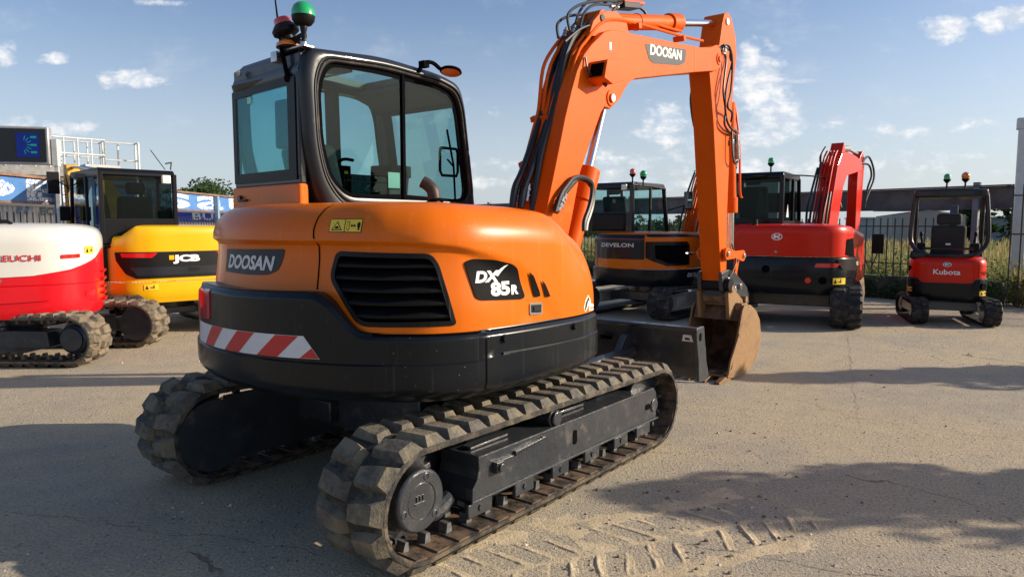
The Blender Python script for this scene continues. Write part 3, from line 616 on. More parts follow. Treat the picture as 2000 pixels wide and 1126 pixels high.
def make_track(parent,y0,y1,cr,rr,cf,rf,lug=.043,pitch=.15,M=None,belt=RUBBER,inner=None,th=.028,hid=True,label=None,skew=.03,lz=1.0,lugm=None):
    # y0 = outer edge, y1 = inner edge
    T=TrackPath(cr,rr,cf,rf); g=G(M); n=max(60,int(T.L/.05)); vs=[];W=y1-y0
    wp=[(0,-.010),(.0,-th),(1,-th),(1,-.010),(.985,0),(.5,.004),(.015,0)]
    for i in range(n):
        t=i/n*T.L
        for w_,h in wp: x,z=T.at(t,h); vs.append((x,y0+W*w_,z))
    k=len(wp); fs=[(i*k+j,((i+1)%n)*k+j,((i+1)%n)*k+(j+1)%k,i*k+(j+1)%k) for i in range(n) for j in range(k)]
    g.add(vs,fs); g.mi=[1 if (f_%k)==1 else 0 for f_ in range(len(fs))]
    N=round(T.L/pitch); pt=T.L/N; a=pt*.385; b=pt*.25
    for i in range(N):
        for row in (0,1):
            t0=(i+.5*row)*pt; e0,e1=(0.0,.475) if row==0 else (1.0,.525)
            sg=1 if row==0 else -1; m0=e0+sg*.085
            P=[]
            for (w_,da,db,h) in ((e0+sg*.004,-a*1.08,a*1.08,.001),(e0+sg*.30,-a*1.0,a*1.0,0),(e1,-a*.8+pt*.0,a*.8,0),(m0,-b,b,lug),(e0+sg*.30,-b*1.05,b*1.05,lug),(e1-sg*.05,-b*.85,b*.85,lug*.96)):
                sk=skew*abs(w_-e0)/.475*1.0
                for dt in (da,db):
                    x,z=T.at(t0+dt+sk,h*lz); P.append((x,y0+W*w_,z))
            g.cur=3 if lugm else 0
            # 0,1 outer base;2,3 mid base;4,5 inner base;6,7 outer top;8,9 mid top;10,11 inner top
            g.add(P,[(0,1,7,6),(6,7,9,8),(8,9,11,10),(0,6,8,2),(2,8,10,4),(1,3,9,7),(3,5,11,9),(4,10,11,5)])
        g.cur=0
        if hid:
            g.cur=2 if inner else 0
            for wc in (.5-.17,.5+.17):
                P=[]
                for (dt,h) in ((-.022,-th),(.022,-th),(.013,-th-.055),(-.013,-th-.055)):
                    x,z=T.at(i*pt+dt,h); P.append((x,z))
                ww=.028
                g.add([(p[0],y0+W*wc-ww,p[1]) for p in P]+[(p[0],y0+W*wc+ww,p[1]) for p in P],[(0,1,2,3),(4,5,6,7),(0,1,5,4),(1,2,6,5),(2,3,7,6),(3,0,4,7)])
            g.cur=1
            for (wa,wb) in ((.03,.36),(.64,.97)):
                P=[]
                for (dt,h) in ((-.045,-th+.002),(.045,-th+.002),(.04,-th-.008),(-.04,-th-.008)):
                    x,z=T.at(i*pt+dt,h); P.append((x,z))
                g.add([(p[0],y0+W*wa,p[1]) for p in P]+[(p[0],y0+W*wb,p[1]) for p in P],[(0,1,2,3),(4,5,6,7),(0,1,5,4),(1,2,6,5),(2,3,7,6),(3,0,4,7)])
            g.cur=0
    return g.build('rubber_track',[belt,RUBBERIN if inner else belt,inner or belt,lugm or belt],parent,smooth=28,label=label)

# ---------------- main machine
MO=(-.53727,4.82807,0); MR=R(90-38.4)
ex=thing('excavator','large orange excavator in the foreground, black skirt, raised boom, DX 85R on its side','excavator',MO,MR,'excavators in the yard')
S=Surf([(x,-y) for x,y in ([(-1.49*math.cos(R(a)),-1.49*math.sin(R(a))) for a in range(0,40,8)]+[(-1.13,-.97),(-1.0,-1.075),(-.8,-1.15),(-.42,-1.185),(0,-1.18),(.22,-1.145),(.34,-1.105),(.395,-1.05),(.42,-.96),(.42,-.7),(.42,-.3),(.42,0)])[:0:-1]]
  +[(-1.49*math.cos(R(a)),-1.49*math.sin(R(a))) for a in range(0,40,8)]+[(-1.13,-.97),(-1.0,-1.075),(-.8,-1.15),(-.42,-1.185),(0,-1.18),(.22,-1.145),(.34,-1.105),(.395,-1.05),(.42,-.96),(.42,-.7),(.42,-.3),(.42,0)])
def ip(u,tab): return float(np.interp(u,[a for a,b in tab],[b for a,b in tab]))
def zb(u): # boundary skirt / hood
    return ip(u,[(-.84,1.098),(-.75,1.135),(-.68,1.2),(-.6,1.275),(-.52,1.292),(0,1.282),(.50,1.292),(.56,1.289),(.60,1.272),(.64,1.245),(.70,1.185),(.75,1.135),(.79,1.107),(.84,1.098),(2.7,1.086),(3.8,1.086)])
def ztop(u): return ip(u,[(-4,1.735),(1.3,1.735),(1.8,1.722),(2.2,1.695),(2.55,1.65),(2.8,1.63),(3.8,1.63)])
def zcr(u): return ip(u,[(-4,1.55),(.6,1.55),(1.05,1.547),(1.31,1.521),(1.5,1.487),(1.66,1.448),(1.8,1.39),(1.92,1.313),(2.05,1.19),(2.15,1.05),(4,1.05)])
def sm(t): t=max(0,min(1,t)); return t*t*(3-2*t)
def hoff(u,z):
    zt=ztop(u); zc=zcr(u); o=.028
    cf=sm((u-1.25)/.75); wz=.036+.10*cf; o+=.030*(1-.75*cf)*(1-sm((z-(zc-wz))/wz))            # undercut below crease
    if z<zc-.045: o-=.028*(1-cf)*sm((zc-.045-z)/.30)
    t=max(0,min(1,(z-(zt-.19))/.19)); o+=.19*(1-math.sqrt(max(0,1-t*t)))
    o+=.078*(1-sm((u-.52)/.42))
    fr=sm((u-2.0)/.6); o+=fr*.20*max(0,(z-1.15)/.5)**2
    return o
def soff(u,z):
    b=zb(u); o=0
    if z<.84: o+=.11*((.84-z)/.09)**2*.8 if z>.75 else .10
    if z>b-.03: o+=.022*sm((z-b+.03)/.03)
    if abs(u)<1.44 and z>.945: o+=.012
    if u>1.46 and z>.965: o+=.006
    return o
hoff.shift=lambda u: ip(u,[(-3,.09),(.4,.09),(.62,.05),(.85,.035),(1.2,0),(4,0)])
# skirt (black body shell), hood
us=np.r_[np.arange(-3.7,-.9,.06),np.arange(-.9,.95,.02),np.arange(.95,3.7,.035),[3.7]]
def shell(name,m,us,zf,of,extra=None,skip=None,smooth=32,label=None,cap=None,capm=None):
    g=G(); vs=[]; k=None
    for u in us:
        row=[]
        for z in zf(u): x,y=S.at(u,of(u,z)); row.append((x,y,z))
        if extra: row+=extra(u,row)
        k=len(row); vs+=row
    fs=[]
    for i in range(len(us)-1):
        for j in range(k-1):
            if skip and skip((us[i]+us[i+1])/2,(vs[i*k+j][2]+vs[i*k+j+1][2])/2): continue
            fs.append((i*k+j,(i+1)*k+j,(i+1)*k+j+1,i*k+j+1))
    g.add(vs,fs); return g.build(name,m,ex,smooth,0,label)
def sk_z(u):
    b=zb(u); return [.752,.758,.77,.785,.80,.82,.84,.88,.92,.938,.945,.952,.96,.966,1.0,1.03,b-.035,b-.028,b-.02,b-.012,b-.005,b]
def sk_extra(u,row):
    b=zb(u); x,y=S.at(u,.03); x2,y2=S.at(u,.06); x3,y3=S.at(u,.17); return [(x,y,b+.006),(x2,y2,b+.007),(x3,y3,b-.004)]
def sk_all(u): return sk_z(u)
sk=shell('lower_skirt',DKGREY,us,sk_z,soff,sk_extra)
# floor pan under the skirt
g=G(); vs=[]
for u in us:
    x,y=S.at(u,soff(u,.752)); vs.append((x,y,.752))
vs.append((0,0,.74)); g.add(vs,[(i,i+1,len(us)) for i in range(len(us)-1)]+[(len(us)-1,0,len(us))]); g.build('floor_pan',DKGREY,ex,smooth=0)
GR=[(.70,1.492),(1.165,1.482),(1.205,1.43),(1.285,1.145),(1.27,1.135),(.845,1.133),(.80,1.155),(.655,1.345),(.648,1.385),(.675,1.475)]
GRi=GR
def inpoly(x,y,P):
    c=False; n=len(P)
    for i in range(n):
        x1,y1=P[i]; x2,y2=P[i-1]
        if (y1>y)!=(y2>y) and x<(x2-x1)*(y-y1)/(y2-y1)+x1: c=not c
    return c
GRh=[(a-hoff.shift(a),b) for a,b in inset(GR,.012)]
ush=np.r_[np.arange(-3.7,-.9,.06),np.arange(-.9,.62,.03),np.arange(.62,1.32,.011),np.arange(1.32,3.7,.03),[3.7]]
def hz(u):
    b=zb(u)-.004; t=ztop(u); zc=zcr(u)
    return list(b+(t-.19-b)*np.linspace(0,1,60))+[t-.19+.19*math.sin(q) for q in np.linspace(0,PI/2,9)[1:]]
def hex_(u,row):
    x,y,z=row[-1]; c=(-.35,0.1); return [(x+(c[0]-x)*t,y+(c[1]-y)*t,z+dz) for t,dz in ((.06,.004),(.15,.008),(.35,.010),(1,.010))]
hood=shell('engine_hood',ORANGE,ush,hz,hoff,hex_,lambda u,z: inpoly(u,z,GRh) and z<1.5,smooth=40)
# grille: recessed back, frame, louvres
bm=flat_poly(inset(GR,-.01),-.085); S.map(bm,hoff,'grille_back',MATTE,ex)
gr=[]
bm=bmesh.new(); O=inset(roundpoly(GR,.03,3),-.002); I=inset(roundpoly(GR,.03,3),.022)
for (A,ha,B,hb) in ((O,.003,I,.004),(I,.004,I,-.085),(O,.003,O,-.01)):
    va=[bm.verts.new((p[0],p[1],ha)) for p in A]; vb=[bm.verts.new((p[0],p[1],hb)) for p in B]
    for i in range(len(A)): bm.faces.new((va[i],va[(i+1)%len(A)],vb[(i+1)%len(A)],vb[i]))
grille=S.map(bm,hoff,'side_grille',BLACK,ex,smooth=0)
for (z,sa,sb) in ((1.428,.665,1.20),(1.368,.655,1.225),(1.308,.69,1.24),(1.246,.735,1.258),(1.184,.785,1.272)):
    bm=bmesh.new(); prof=[(z+.004,-.006),(z-.002,-.002),(z-.012,-.006),(z+.030,-.07),(z+.036,-.066)]
    va=[bm.verts.new((sa,p[0],p[1])) for p in prof]; vb=[bm.verts.new((sb,p[0],p[1])) for p in prof]
    for i in range(5): bm.faces.new((va[i],va[(i+1)%5],vb[(i+1)%5],vb[i]))
    o=S.map(bm,hoff,'louvre',BLACK,grille,smooth=0)
# decals
def decal(name,pts,m,h=.0015,parent=None,off=None,label=None,rnd_=0,thick=0): 
    if rnd_: pts=roundpoly(pts,rnd_)
    return S.map(flat_poly(pts,h,thick),off or hoff,name,m,parent or ex,label=label,zstep=.02)
def dtext(name,txt,x0,x1,y0,y1,m,parent,h=.003,bold=.02,shear=0,off=None): return S.map(fit_text(txt,x0,x1,y0,y1,bold,shear,h),off or hoff,name,m,parent,smooth=0,zstep=.02)
bd=decal('name_badge',[(-.27,1.488),(.375,1.499),(.355,1.44),(.325,1.388),(.24,1.363),(.05,1.358),(-.27,1.362)],CHARCOAL,.004,label='rear badge reading DOOSAN',rnd_=.02,thick=.01)
dtext('lettering','DOOSAN',-.215,.300,1.385,1.462,SILVER,bd,.006,.035,.25)
bd=decal('model_badge',[(1.345,1.44),(1.40,1.455),(1.53,1.447),(1.66,1.42),(1.70,1.395),(1.735,1.31),(1.765,1.245),(1.745,1.232),(1.44,1.248),(1.405,1.262)],BADGE,.007,label='black side badge reading DX 85R',rnd_=.02,thick=.008)
dtext('lettering','DX',1.405,1.575,1.335,1.393,WHITE,bd,.010,.05,.2)
S.map(flat_poly([(1.535,1.372),(1.56,1.362),(1.625,1.420),(1.60,1.413)],.0105),hoff,'tick_mark',WHITE,bd,zstep=.02)
dtext('lettering','85',1.505,1.645,1.262,1.335,WHITE,bd,.010,.05)
dtext('lettering','R',1.655,1.71,1.262,1.312,WHITE,bd,.010,.05)
decal('hood_vent',[(1.785,1.375),(1.825,1.352),(1.885,1.26),(1.895,1.235),(1.845,1.235)],BADGE,.008,rnd_=.012)
decal('hood_vent',[(1.895,1.325),(1.93,1.30),(1.975,1.235),(1.98,1.228),(1.94,1.228)],BADGE,.008,rnd_=.01)
lt=decal('door_latch',[(1.805,1.205),(1.915,1.20),(1.915,1.135),(1.805,1.14)],CHROME,.006,rnd_=.012,thick=.012)
decal('latch_recess',[(1.818,1.193),(1.902,1.189),(1.902,1.147),(1.818,1.152)],BLACK,.008,lt)
decal('latch_pull',[(1.835,1.182),(1.888,1.180),(1.888,1.158),(1.835,1.160)],CABGREY,.012,lt,thick=.01)
ws=decal('warning_sticker',[(.65,1.652),(.845,1.652),(.84,1.585),(.65,1.587)],BLACK,.0015)
decal('left_field',[(.654,1.649),(.742,1.649),(.742,1.590),(.654,1.590)],YELLOW,.0025,ws); decal('right_field',[(.747,1.649),(.841,1.649),(.837,1.589),(.747,1.590)],YELLOW,.0025,ws)
decal('triangle_mark',[(.665,1.596),(.698,1.641),(.731,1.596)],BLACK,.0032,ws); decal('triangle_field',[(.674,1.600),(.698,1.634),(.722,1.600)],YELLOW,.0040,ws)
decal('hand_mark',[(.686,1.604),(.712,1.604),(.707,1.616),(.690,1.616)],BLACK,.0048,ws)
decal('box_mark',[(.757,1.640),(.773,1.640),(.773,1.598),(.757,1.598)],BLACK,.0032,ws); decal('box_field',[(.760,1.637),(.770,1.637),(.770,1.601),(.760,1.601)],YELLOW,.004,ws)
decal('arrow_mark',[(.779,1.619),(.788,1.628),(.788,1.622),(.800,1.622),(.800,1.628),(.809,1.619),(.800,1.610),(.800,1.616),(.788,1.616),(.788,1.610)],BLACK,.0032,ws)
decal('figure_mark',[(.822,1.636),(.830,1.636),(.834,1.628),(.834,1.612),(.831,1.612),(.830,1.596),(.827,1.596),(.826,1.609),(.825,1.596),(.821,1.596),(.820,1.612),(.817,1.612),(.817,1.628)],BLACK,.0032,ws)
dl=decal('dealer_logo',[(2.37,1.13),(2.40,1.175),(2.45,1.20),(2.49,1.165),(2.49,1.145),(2.57,1.13),(2.57,1.095),(2.46,1.10),(2.46,1.14),(2.42,1.11),(2.39,1.10)],CREAM,.002)
decal('logo_figure',[(2.385,1.115),(2.40,1.155),(2.45,1.188),(2.47,1.165),(2.44,1.16),(2.42,1.13),(2.40,1.108)],CHARCOAL,.003,dl)
dtext('lettering','Union',2.475,2.56,1.107,1.122,REDSTR,dl,.003,.01)
# seams
def seam(path,m=MATTE,w=.0035,h=.003,off=None,name='panel_seam',parent=None):
    bm=bmesh.new(); P=[Vector(p) for p in path]; L=[];Rr=[]
    for i,p in enumerate(P):
        t=(P[min(i+1,len(P)-1)]-P[max(i-1,0)]).normalized(); q=Vector((-t.y,t.x))*w
        L.append(bm.verts.new((p.x+q.x,p.y+q.y,h))); Rr.append(bm.verts.new((p.x-q.x,p.y-q.y,h)))
    for i in range(len(P)-1): bm.faces.new((L[i],L[i+1],Rr[i+1],Rr[i]))
    return S.map(bm,off or hoff,name,m,parent or ex,step=.05,zstep=.03)
seam([(.60,1.728),(.585,1.70),(.572,1.66),(.565,1.60),(.567,1.56),(.578,1.52),(.58,1.45),(.575,1.30)])
seam([(1.447,1.082),(1.447,.80)],off=soff,w=.004)
seam([(-3.0,1.095),(-.86,1.095)],off=soff); seam([(.86,1.0945),(3.0,1.083)],w=.006,h=.004,off=lambda u,z:.028,m=MATTE)
# rear stripes on skirt
st=None
SO=lambda u,z:.012
P0=[(-.62,1.066),(.50,1.078),(.585,.972),(-.62,.955)]
st=decal('reflective_stripe',[(-.56,1.072),(.50,1.080),(.59,.970),(-.60,.953)],WHTSTR,.002,off=SO,label='red and white diagonal reflective stripe round the tail')
for k in range(3):
    x=-.40+.295*k; w_=.145; sl=.135
    pts=[(x+sl,1.0725+.002*k),(x+sl+w_,1.0745+.002*k),(x+w_,.9585+.004*k),(x,.9565+.004*k)]
    decal('red_bar',pts,REDSTR,.0035,st,off=SO)
decal('red_bar',[(.545,1.022),(.586,.972),(.475,.970)],REDSTR,.0035,st,off=SO)
tl=decal('tail_light',[(-.50,1.262),(-.285,1.272),(-.30,1.105),(-.50,1.10)],REDLENS,.006,off=soff,rnd_=.02,thick=.01,label='left red tail light')
tl=decal('tail_light',[(-.50+1.9,1.262)]*0 or [(.46,1.01)]*0 or [(-.86,1.08),(-.80,1.09),(-.80,1.0),(-.86,1.0)],REDLENS,.004,off=soff)
# skirt ribs, bolts
for (a,b,z0,z1,m) in ((1.56,2.56,.972,.955,CHROME if 0 else DKGREY),(-.2,1.30,.88,.88,DKGREY)):
    if z0>.9:
        bm=bmesh.new(); prof=[(0,-.002),(.004,.008),(-.006,.010),(-.014,-.002)]
        va=[bm.verts.new((a,z0+p[0],p[1])) for p in prof]; vb=[bm.verts.new((b,z1+p[0],p[1])) for p in prof]
        for i in range(3): bm.faces.new((va[i],va[i+1],vb[i+1],vb[i]))
        S.map(bm,lambda u,z:.004,'skirt_rib',m,ex,smooth=60)
for (u,z) in ((1.575,1.044),(2.2,1.038)):
    x,y=S.at(u,.008); x2,y2=S.at(u,-.012); g=G(); g.cyl((x,y,z),(x2,y2,z),.022,.018,20); g.build('plug',DKGREY,ex)
# exhaust
g=G(); g.tube([(-.60,-.61,1.70),(-.60,-.60,1.80),(-.61,-.575,1.840),(-.63,-.545,1.864)],.032,20,cap=False,smooth=5); g.build('exhaust_pipe',RUSTPIPE,ex,solid=.006)
g=G(); g.cyl((-.60,-.605,1.74),(-.60,-.60,1.752),.055); g.build('exhaust_collar',MATTE,ex)
# ---- undercarriage of the main machine
tk=((-1.205,.325),.282,(1.165,.315),.272)
for sgn in (-1,1):
    make_track(ex,1.15*sgn,.70*sgn,*tk,inner=GUIDE,lugm=LUGM)
    g=G(); a=.80*sgn; b=1.075*sgn
    fr=[(-.77,.43),(1.18,.44),(1.22,.40),(1.225,.205),(-.82,.205),(-.815,.27),(-.78,.31),(-.765,.36)]
    g.prism(fr,a,b)
    g.prism([(-.83,.196),(1.235,.198),(1.24,.214),(-.835,.212)],b,b+.012*sgn)
    fe=G(); 
    fo=g.build('track_frame',FRAMEBLK,ex,smooth=0,bevel=.012,seg=3)
    g=G()
    xs_=[-.85,-.66,-.46,-.29,-.10,.07,.255,.425,.62,.80,.93,1.13]
    for i in range(0,len(xs_)-1,2): g.prism([(xs_[i],.120),(xs_[i+1],.120),(xs_[i+1],.195),(xs_[i],.195)],b-.02*sgn,b)
    g.build('guide_plate',FRAMEBLK,fo,smooth=0,bevel=.004)
    g=G()
    for i in range(5):
        x=(xs_[2*i]+xs_[2*i+1])/2; g.cyl((x,b,.160),(x,b+.008*sgn,.160),.017)
    g.build('bolt',FRAMEBLK,fo)
    for x in (-.60,-.22,.16,.54,.88):
        g=G(); g.cyl((x,a,.155),(x,b-.10*sgn,.155),.080); g.build('track_roller',FRAMEBLK,ex)
    g=G(); g.cyl((-.05,a-.05*sgn,.475),(-.05,b-.02*sgn,.475),.06); g.cyl((-.05,b-.02*sgn,.475),(-.05,b,.475),.045); g.build('carrier_roller',FRAMEBLK,ex,bevel=.006)
    # slot, bracket, ridge on top
    g=G(); g.prism(roundpoly([(.11,.275),(.155,.275),(.155,.365),(.11,.365)],.022,5),b,b+.003*sgn); g.prism(roundpoly([(1.05,.295),(1.12,.295),(1.12,.335),(1.05,.335)],.018,5),b,b+.003*sgn); g.build('slot_shade',MATTE,fo,smooth=0)  # black plates on the solid frame paint the shade of its slots
    g=G(); g.prism([(-.66,.315),(-.60,.315),(-.60,.375),(-.66,.375)],b,b+.035*sgn); g.prism([(-.60,.335),(-.50,.335),(-.50,.375),(-.60,.375)],b,b+.02*sgn); g.cyl((-.63,b,.345),(-.63,b+.05*sgn,.345),.022)
    for i in range(11): g.prism([(-.47+i*.024,.36+i*.003),(-.457+i*.024,.36+i*.003),(-.457+i*.024,.382+i*.003),(-.47+i*.024,.382+i*.003)],b,b+.016*sgn)
    g.prism([(-.48,.372),(-.20,.398),(-.20,.408),(-.48,.39)],b,b+.02*sgn); g.build('step_bracket',FRAMEBLK,fo,smooth=0,bevel=.003)
    g=G(); g.prism([(-.72,.432),(-.40,.436),(-.40,.452),(-.72,.448)],b-.16*sgn,b-.10*sgn); g.prism([(.10,.44),(.42,.44),(.42,.458),(.10,.458)],b-.18*sgn,b-.12*sgn); g.build('top_lug',FRAMEBLK,fo,smooth=0,bevel=.004)
    # sprocket, drive cover, idler
    g=G(); n=21
    pts=[]
    for k in range(n*2):
        r=.235 if k%2 else .205
        for d in (-.35,.35): pts.append((-1.205+r*math.cos((k+d)*PI/n),.325+r*math.sin((k+d)*PI/n)))
    g.prism(pts,.90*sgn,.95*sgn); g.build('drive_sprocket',FRAMEBLK,ex,smooth=0,bevel=.003)
    g=G(); g.lathe([(.17,0),(.17,.02),(.15,.05),(.148,.07),(.152,.08),(.152,.125),(.146,.133)],(-1.19,.95*sgn,.33),(0,sgn,0),48)
    g.lathe([(.146,0),(.138,.006),(.092,.006),(.088,.001),(.084,.004)],(-1.19,1.083*sgn,.33),(0,sgn,0),48)
    dc=g.build('drive_motor_cover',FRAMEBLK,ex,smooth=30)
    g=G()
    for k in range(3):
        a_=R(75+120*k); c=(-1.19+.118*math.cos(a_),1.086*sgn,.33+.118*math.sin(a_)); g.lathe([(.019,0),(.019,.005),(.013,.007),(.011,.002)],c,(0,sgn,0),16)
    for k in range(3): g.prism([(-1.225+.02*k,.335),(-1.215+.02*k,.335),(-1.215+.02*k,.36),(-1.225+.02*k,.36)],1.086*sgn,1.093*sgn)
    g.prism([(-1.235,.322),(-1.17,.322),(-1.17,.328),(-1.235,.328)],1.086*sgn,1.093*sgn)
    g.build('bolt',FRAMEBLK,dc)
    g=G(); g.tube([(-1.10,.93*sgn,.20),(-.98,.95*sgn,.17),(-.86,.95*sgn,.22)],.045,10,smooth=3); g.build('drive_bracket',FRAMEBLK,ex,bevel=.01)
    g=G(); g.lathe([(.09,-.09),(.225,-.07),(.235,-.05),(.235,-.02),(.16,-.015),(.16,.015),(.235,.02),(.235,.05),(.225,.07),(.09,.09)],(1.165,.925*sgn,.312),(0,1,0),40); g.build('idler_wheel',FRAMEBLK,ex)
    g=G(); g.prism([(1.0,.25),(1.27,.27),(1.27,.35),(1.0,.38)],1.03*sgn,1.06*sgn); g.cyl((1.18,1.0*sgn,.31),(1.18,1.085*sgn,.31),.05); g.build('idler_yoke',FRAMEBLK,ex,bevel=.005)
g=G(); g.bx(-.55,.60,-.42,.42,.28,.60)
for sx in (-1,1):
    for sy in (-1,1): g.prism([(sx*.3,.34),(sx*.62,.32),(sx*.62,.46),(sx*.3,.56)],sy*.35,sy*.85)
g.cyl((0,0,.58),(0,0,.76),.44,n=40); g.build('centre_frame',FRAMEBLK,ex,smooth=35,bevel=.01)
for s_ in (-1,1):
    g=G(); g.bx(-1.15,.95,.70*s_,.73*s_,.14,.555); g.cyl((-1.235,.69*s_,.325),(-1.235,.84*s_,.325),.225,n=30); g.build('inner_light_stop',FRAMEBLK,ex,smooth=30)  # added plates stop sun passing through the tracks; drums fill the drive ends
g=G(); g.prism([(-.98,.72),(-.80,.70),(-.80,.78),(-.98,.79)],.52,.66,'y') if 0 else g.box((-.86,.92,.455),(.18,.12,.012)); g.build('mud_clump',SAND,ex,smooth=0)
# blade
g=G(); bl=[(1.86,.775),(1.90,.775),(1.93,.66),(1.93,.56),(1.92,.48),(1.96,.385),(1.99,.385),(1.975,.48),(1.975,.60),(1.955,.70),(1.93,.80),(1.86,.80)]
g.prism([(1.845,.785),(1.86,.80),(1.93,.80),(1.96,.70),(1.985,.60),(1.985,.48),(2.01,.375),(1.955,.375),(1.925,.48),(1.925,.60),(1.90,.70),(1.88,.765)],-1.10,1.10)
blade=g.build('dozer_blade',FRAMEBLK,ex,smooth=40,bevel=.004)
g=G()
for s_ in (-1,1): g.prism(roundpoly([(1.79,.81),(1.94,.815),(1.96,.70),(1.99,.60),(2.0,.52),(2.06,.39),(1.98,.355),(1.86,.365),(1.84,.55),(1.80,.70)],.02),1.10*s_,1.128*s_)
g.build('end_plate',FRAMEBLK,blade,smooth=0,bevel=.006)
g=G(); g.prism(roundpoly([(1.845,.70),(1.885,.70),(1.885,.765),(1.845,.765)],.018,5),-1.1285,-1.131); g.prism([(1.87,.63),(1.90,.63),(1.90,.66),(1.87,.66)],-.3,-.2); g.build('lifting_hole',MATTE,blade,smooth=0)
g=G(); g.add([(1.888,-.97,.735),(1.888,-1.04,.735),(1.899,-1.055,.68),(1.899,-.955,.68)],[(0,1,2,3)]); bs=g.build('blade_sticker',WHITE,blade,smooth=0)
g=G(); g.add([(1.8915,-.98,.712),(1.8915,-1.02,.712),(1.896,-1.03,.692),(1.896,-.985,.692)],[(0,1,2,3)]); g.build('sticker_mark',CHARCOAL,bs,smooth=0)
g=G()
for s_ in (-1,1): g.tube([(.6,.42*s_,.42),(1.3,.45*s_,.50),(1.9,.50*s_,.55)],[.07,.055],8); g.prism([(1.62,.50),(1.91,.46),(1.90,.72),(1.80,.70)],.44*s_,.50*s_)
g.build('blade_arm',FRAMEBLK,ex,bevel=.008)
g=G(); g.cyl((.62,0,.55),(1.35,0,.62),.06); g.cyl((1.35,0,.62),(1.88,0,.64),.032); g.build('blade_cylinder',FRAMEBLK,ex)
g=G(); g.prism([(.30,.76),(.95,.76),(1.05,1.0),(1.0,1.30),(.35,1.30)],-.62,-.05); g.build('swing_post',FRAMEBLK,ex,smooth=0,bevel=.02)
# ---- cab
def resample(P,n,c):
    P=[Vector(p) for p in P]; out=[]
    for k in range(n):
        a=2*PI*k/n; d=Vector((math.cos(a),math.sin(a))); best=None
        for i in range(len(P)):
            A=P[i]-c; B=P[(i+1)%len(P)]-c; e=B-A; den=d.x*e.y-d.y*e.x
            if abs(den)<1e-9: continue
            t=(A.x*e.y-A.y*e.x)/den; s_=(A.x*d.y-A.y*d.x)/den
            if t>0 and -1e-6<=s_<=1+1e-6 and (best is None or t>best): best=t
        out.append(c+d*best)
    return out
OUT=roundpoly([(-.80,1.60),(-.93,1.82),(-.985,2.05),(-1.005,2.50),(-.96,2.625),(-.40,2.672),(.10,2.65),(.30,2.605),(.355,2.47),(.455,1.78),(.47,1.60)],.14,6)
WIN=roundpoly([(-.71,1.785),(-.84,1.90),(-.895,2.10),(-.905,2.42),(-.84,2.565),(-.40,2.592),(.08,2.575),(.24,2.535),(.30,2.42),(.40,1.785)],.12,6)
OUT=roundpoly(OUT,.02,1); cc=Vector((-.25,2.15)); NR=140
def ring(g,A,B,y0,y1):
    n=len(A); vs=[(p.x,y0,p.y) for p in A]+[(p.x,y1,p.y) for p in A]+[(p.x,y0,p.y) for p in B]+[(p.x,y1,p.y) for p in B]; fs=[]
    for i in range(n):
        j=(i+1)%n; fs+=[(i,j,n+j,n+i),(2*n+i,3*n+i,3*n+j,2*n+j),(i,2*n+i,2*n+j,j),(n+i,n+j,3*n+j,3*n+i)]
    g.add(vs,fs)
def lerpP(A,B,t): return [a*(1-t)+b*t for a,b in zip(A,B)]
A=resample(OUT,NR,cc); B=resample(WIN,NR,cc)
def shrink(P,d): 
    return [cc+(p-cc)*(1-d/((p-cc).length)) for p in P]
# right side frame: crowned section built from stacked offsets
g=G(); prof=[(0.065,0),(0.03,.0),(.010,.012),(.0,.035),(-.004,.07)]
def side_ring(flip):
    g=G(); rows=[]
    Y=(lambda y: y) if not flip else (lambda y: .92-y)
    sec=[]   # (blend outer->inner, depth y, shrink)
    An=A; 
    for (s_,y) in (((0,.13),(.006,.09),(.022,.055),(.05,.022),(.085,.004)) if flip else ((0,.09),(0,.045),(.012,.018),(.035,.004))): rows.append([( p.x,Y(y),p.y) for p in shrink(A,s_)])
    for (t,y) in ((.55,.0),(.72,.003),(.80,.016),(.90,.016),(1,.020),(1,.085)): rows.append([(p.x,Y(y),p.y) for p in lerpP(A,B,t)])
    n=NR; vs=[v for r_ in rows for v in r_]; m=len(rows)
    fs=[(k*n+i,k*n+(i+1)%n,((k+1)%m)*n+(i+1)%n,((k+1)%m)*n+i) for k in range(m) for i in range(n)]
    if flip: vs=[(v[0]+.07*max(0,min(1,(.1-v[0])/.8)),v[1],v[2]) for v in vs]
    g.add(vs,fs); return g
cab=side_ring(False).build('cab',CABGREY,ex,smooth=40)
side_ring(True).build('left_side_frame',CABGREY,cab,smooth=40)
SE=lerpP(A,B,.86)
g=G(); g.tube([(p.x,.012,p.y) for p in SE]+[(SE[0].x,.012,SE[0].y)],.009,6); g.build('door_seal',RUBCLEAN,cab)
SE=lerpP(A,B,.66)
g=G(); g.tube([(p.x,-.001,p.y) for p in SE if p.y>1.75],.006,6); g.build('trim_strip',CABGREY,cab)
g=G(); vs=[(p.x,.035,p.y) for p in shrink(B,-.01)]; g.add(vs,[tuple(range(len(vs)))]); g.build('side_window',GLASS,cab,smooth=0)
g=G(); vs=[(p.x,.885,p.y) for p in shrink(B,-.01)]; g.add(vs,[tuple(range(len(vs)))]); g.build('left_window',GLASSC,cab,smooth=0)
g=G(); g.prism([(-.245,1.79),(-.222,1.79),(-.222,2.585),(-.245,2.585)],.022,.05); g.build('window_divider',MATTE,cab,smooth=0)
g=G(); g.prism([(-.18,1.6),(-.07,1.6),(-.09,2.60),(-.20,2.60)],.86,.90); g.build('left_pillar',CREAMIN,cab,smooth=0,bevel=.01)
g=G(); g.prism([(.33,1.6),(.40,1.6),(.33,2.45),(.27,2.55)],.83,.885); g.build('front_pillar',CREAMIN,cab,smooth=0)
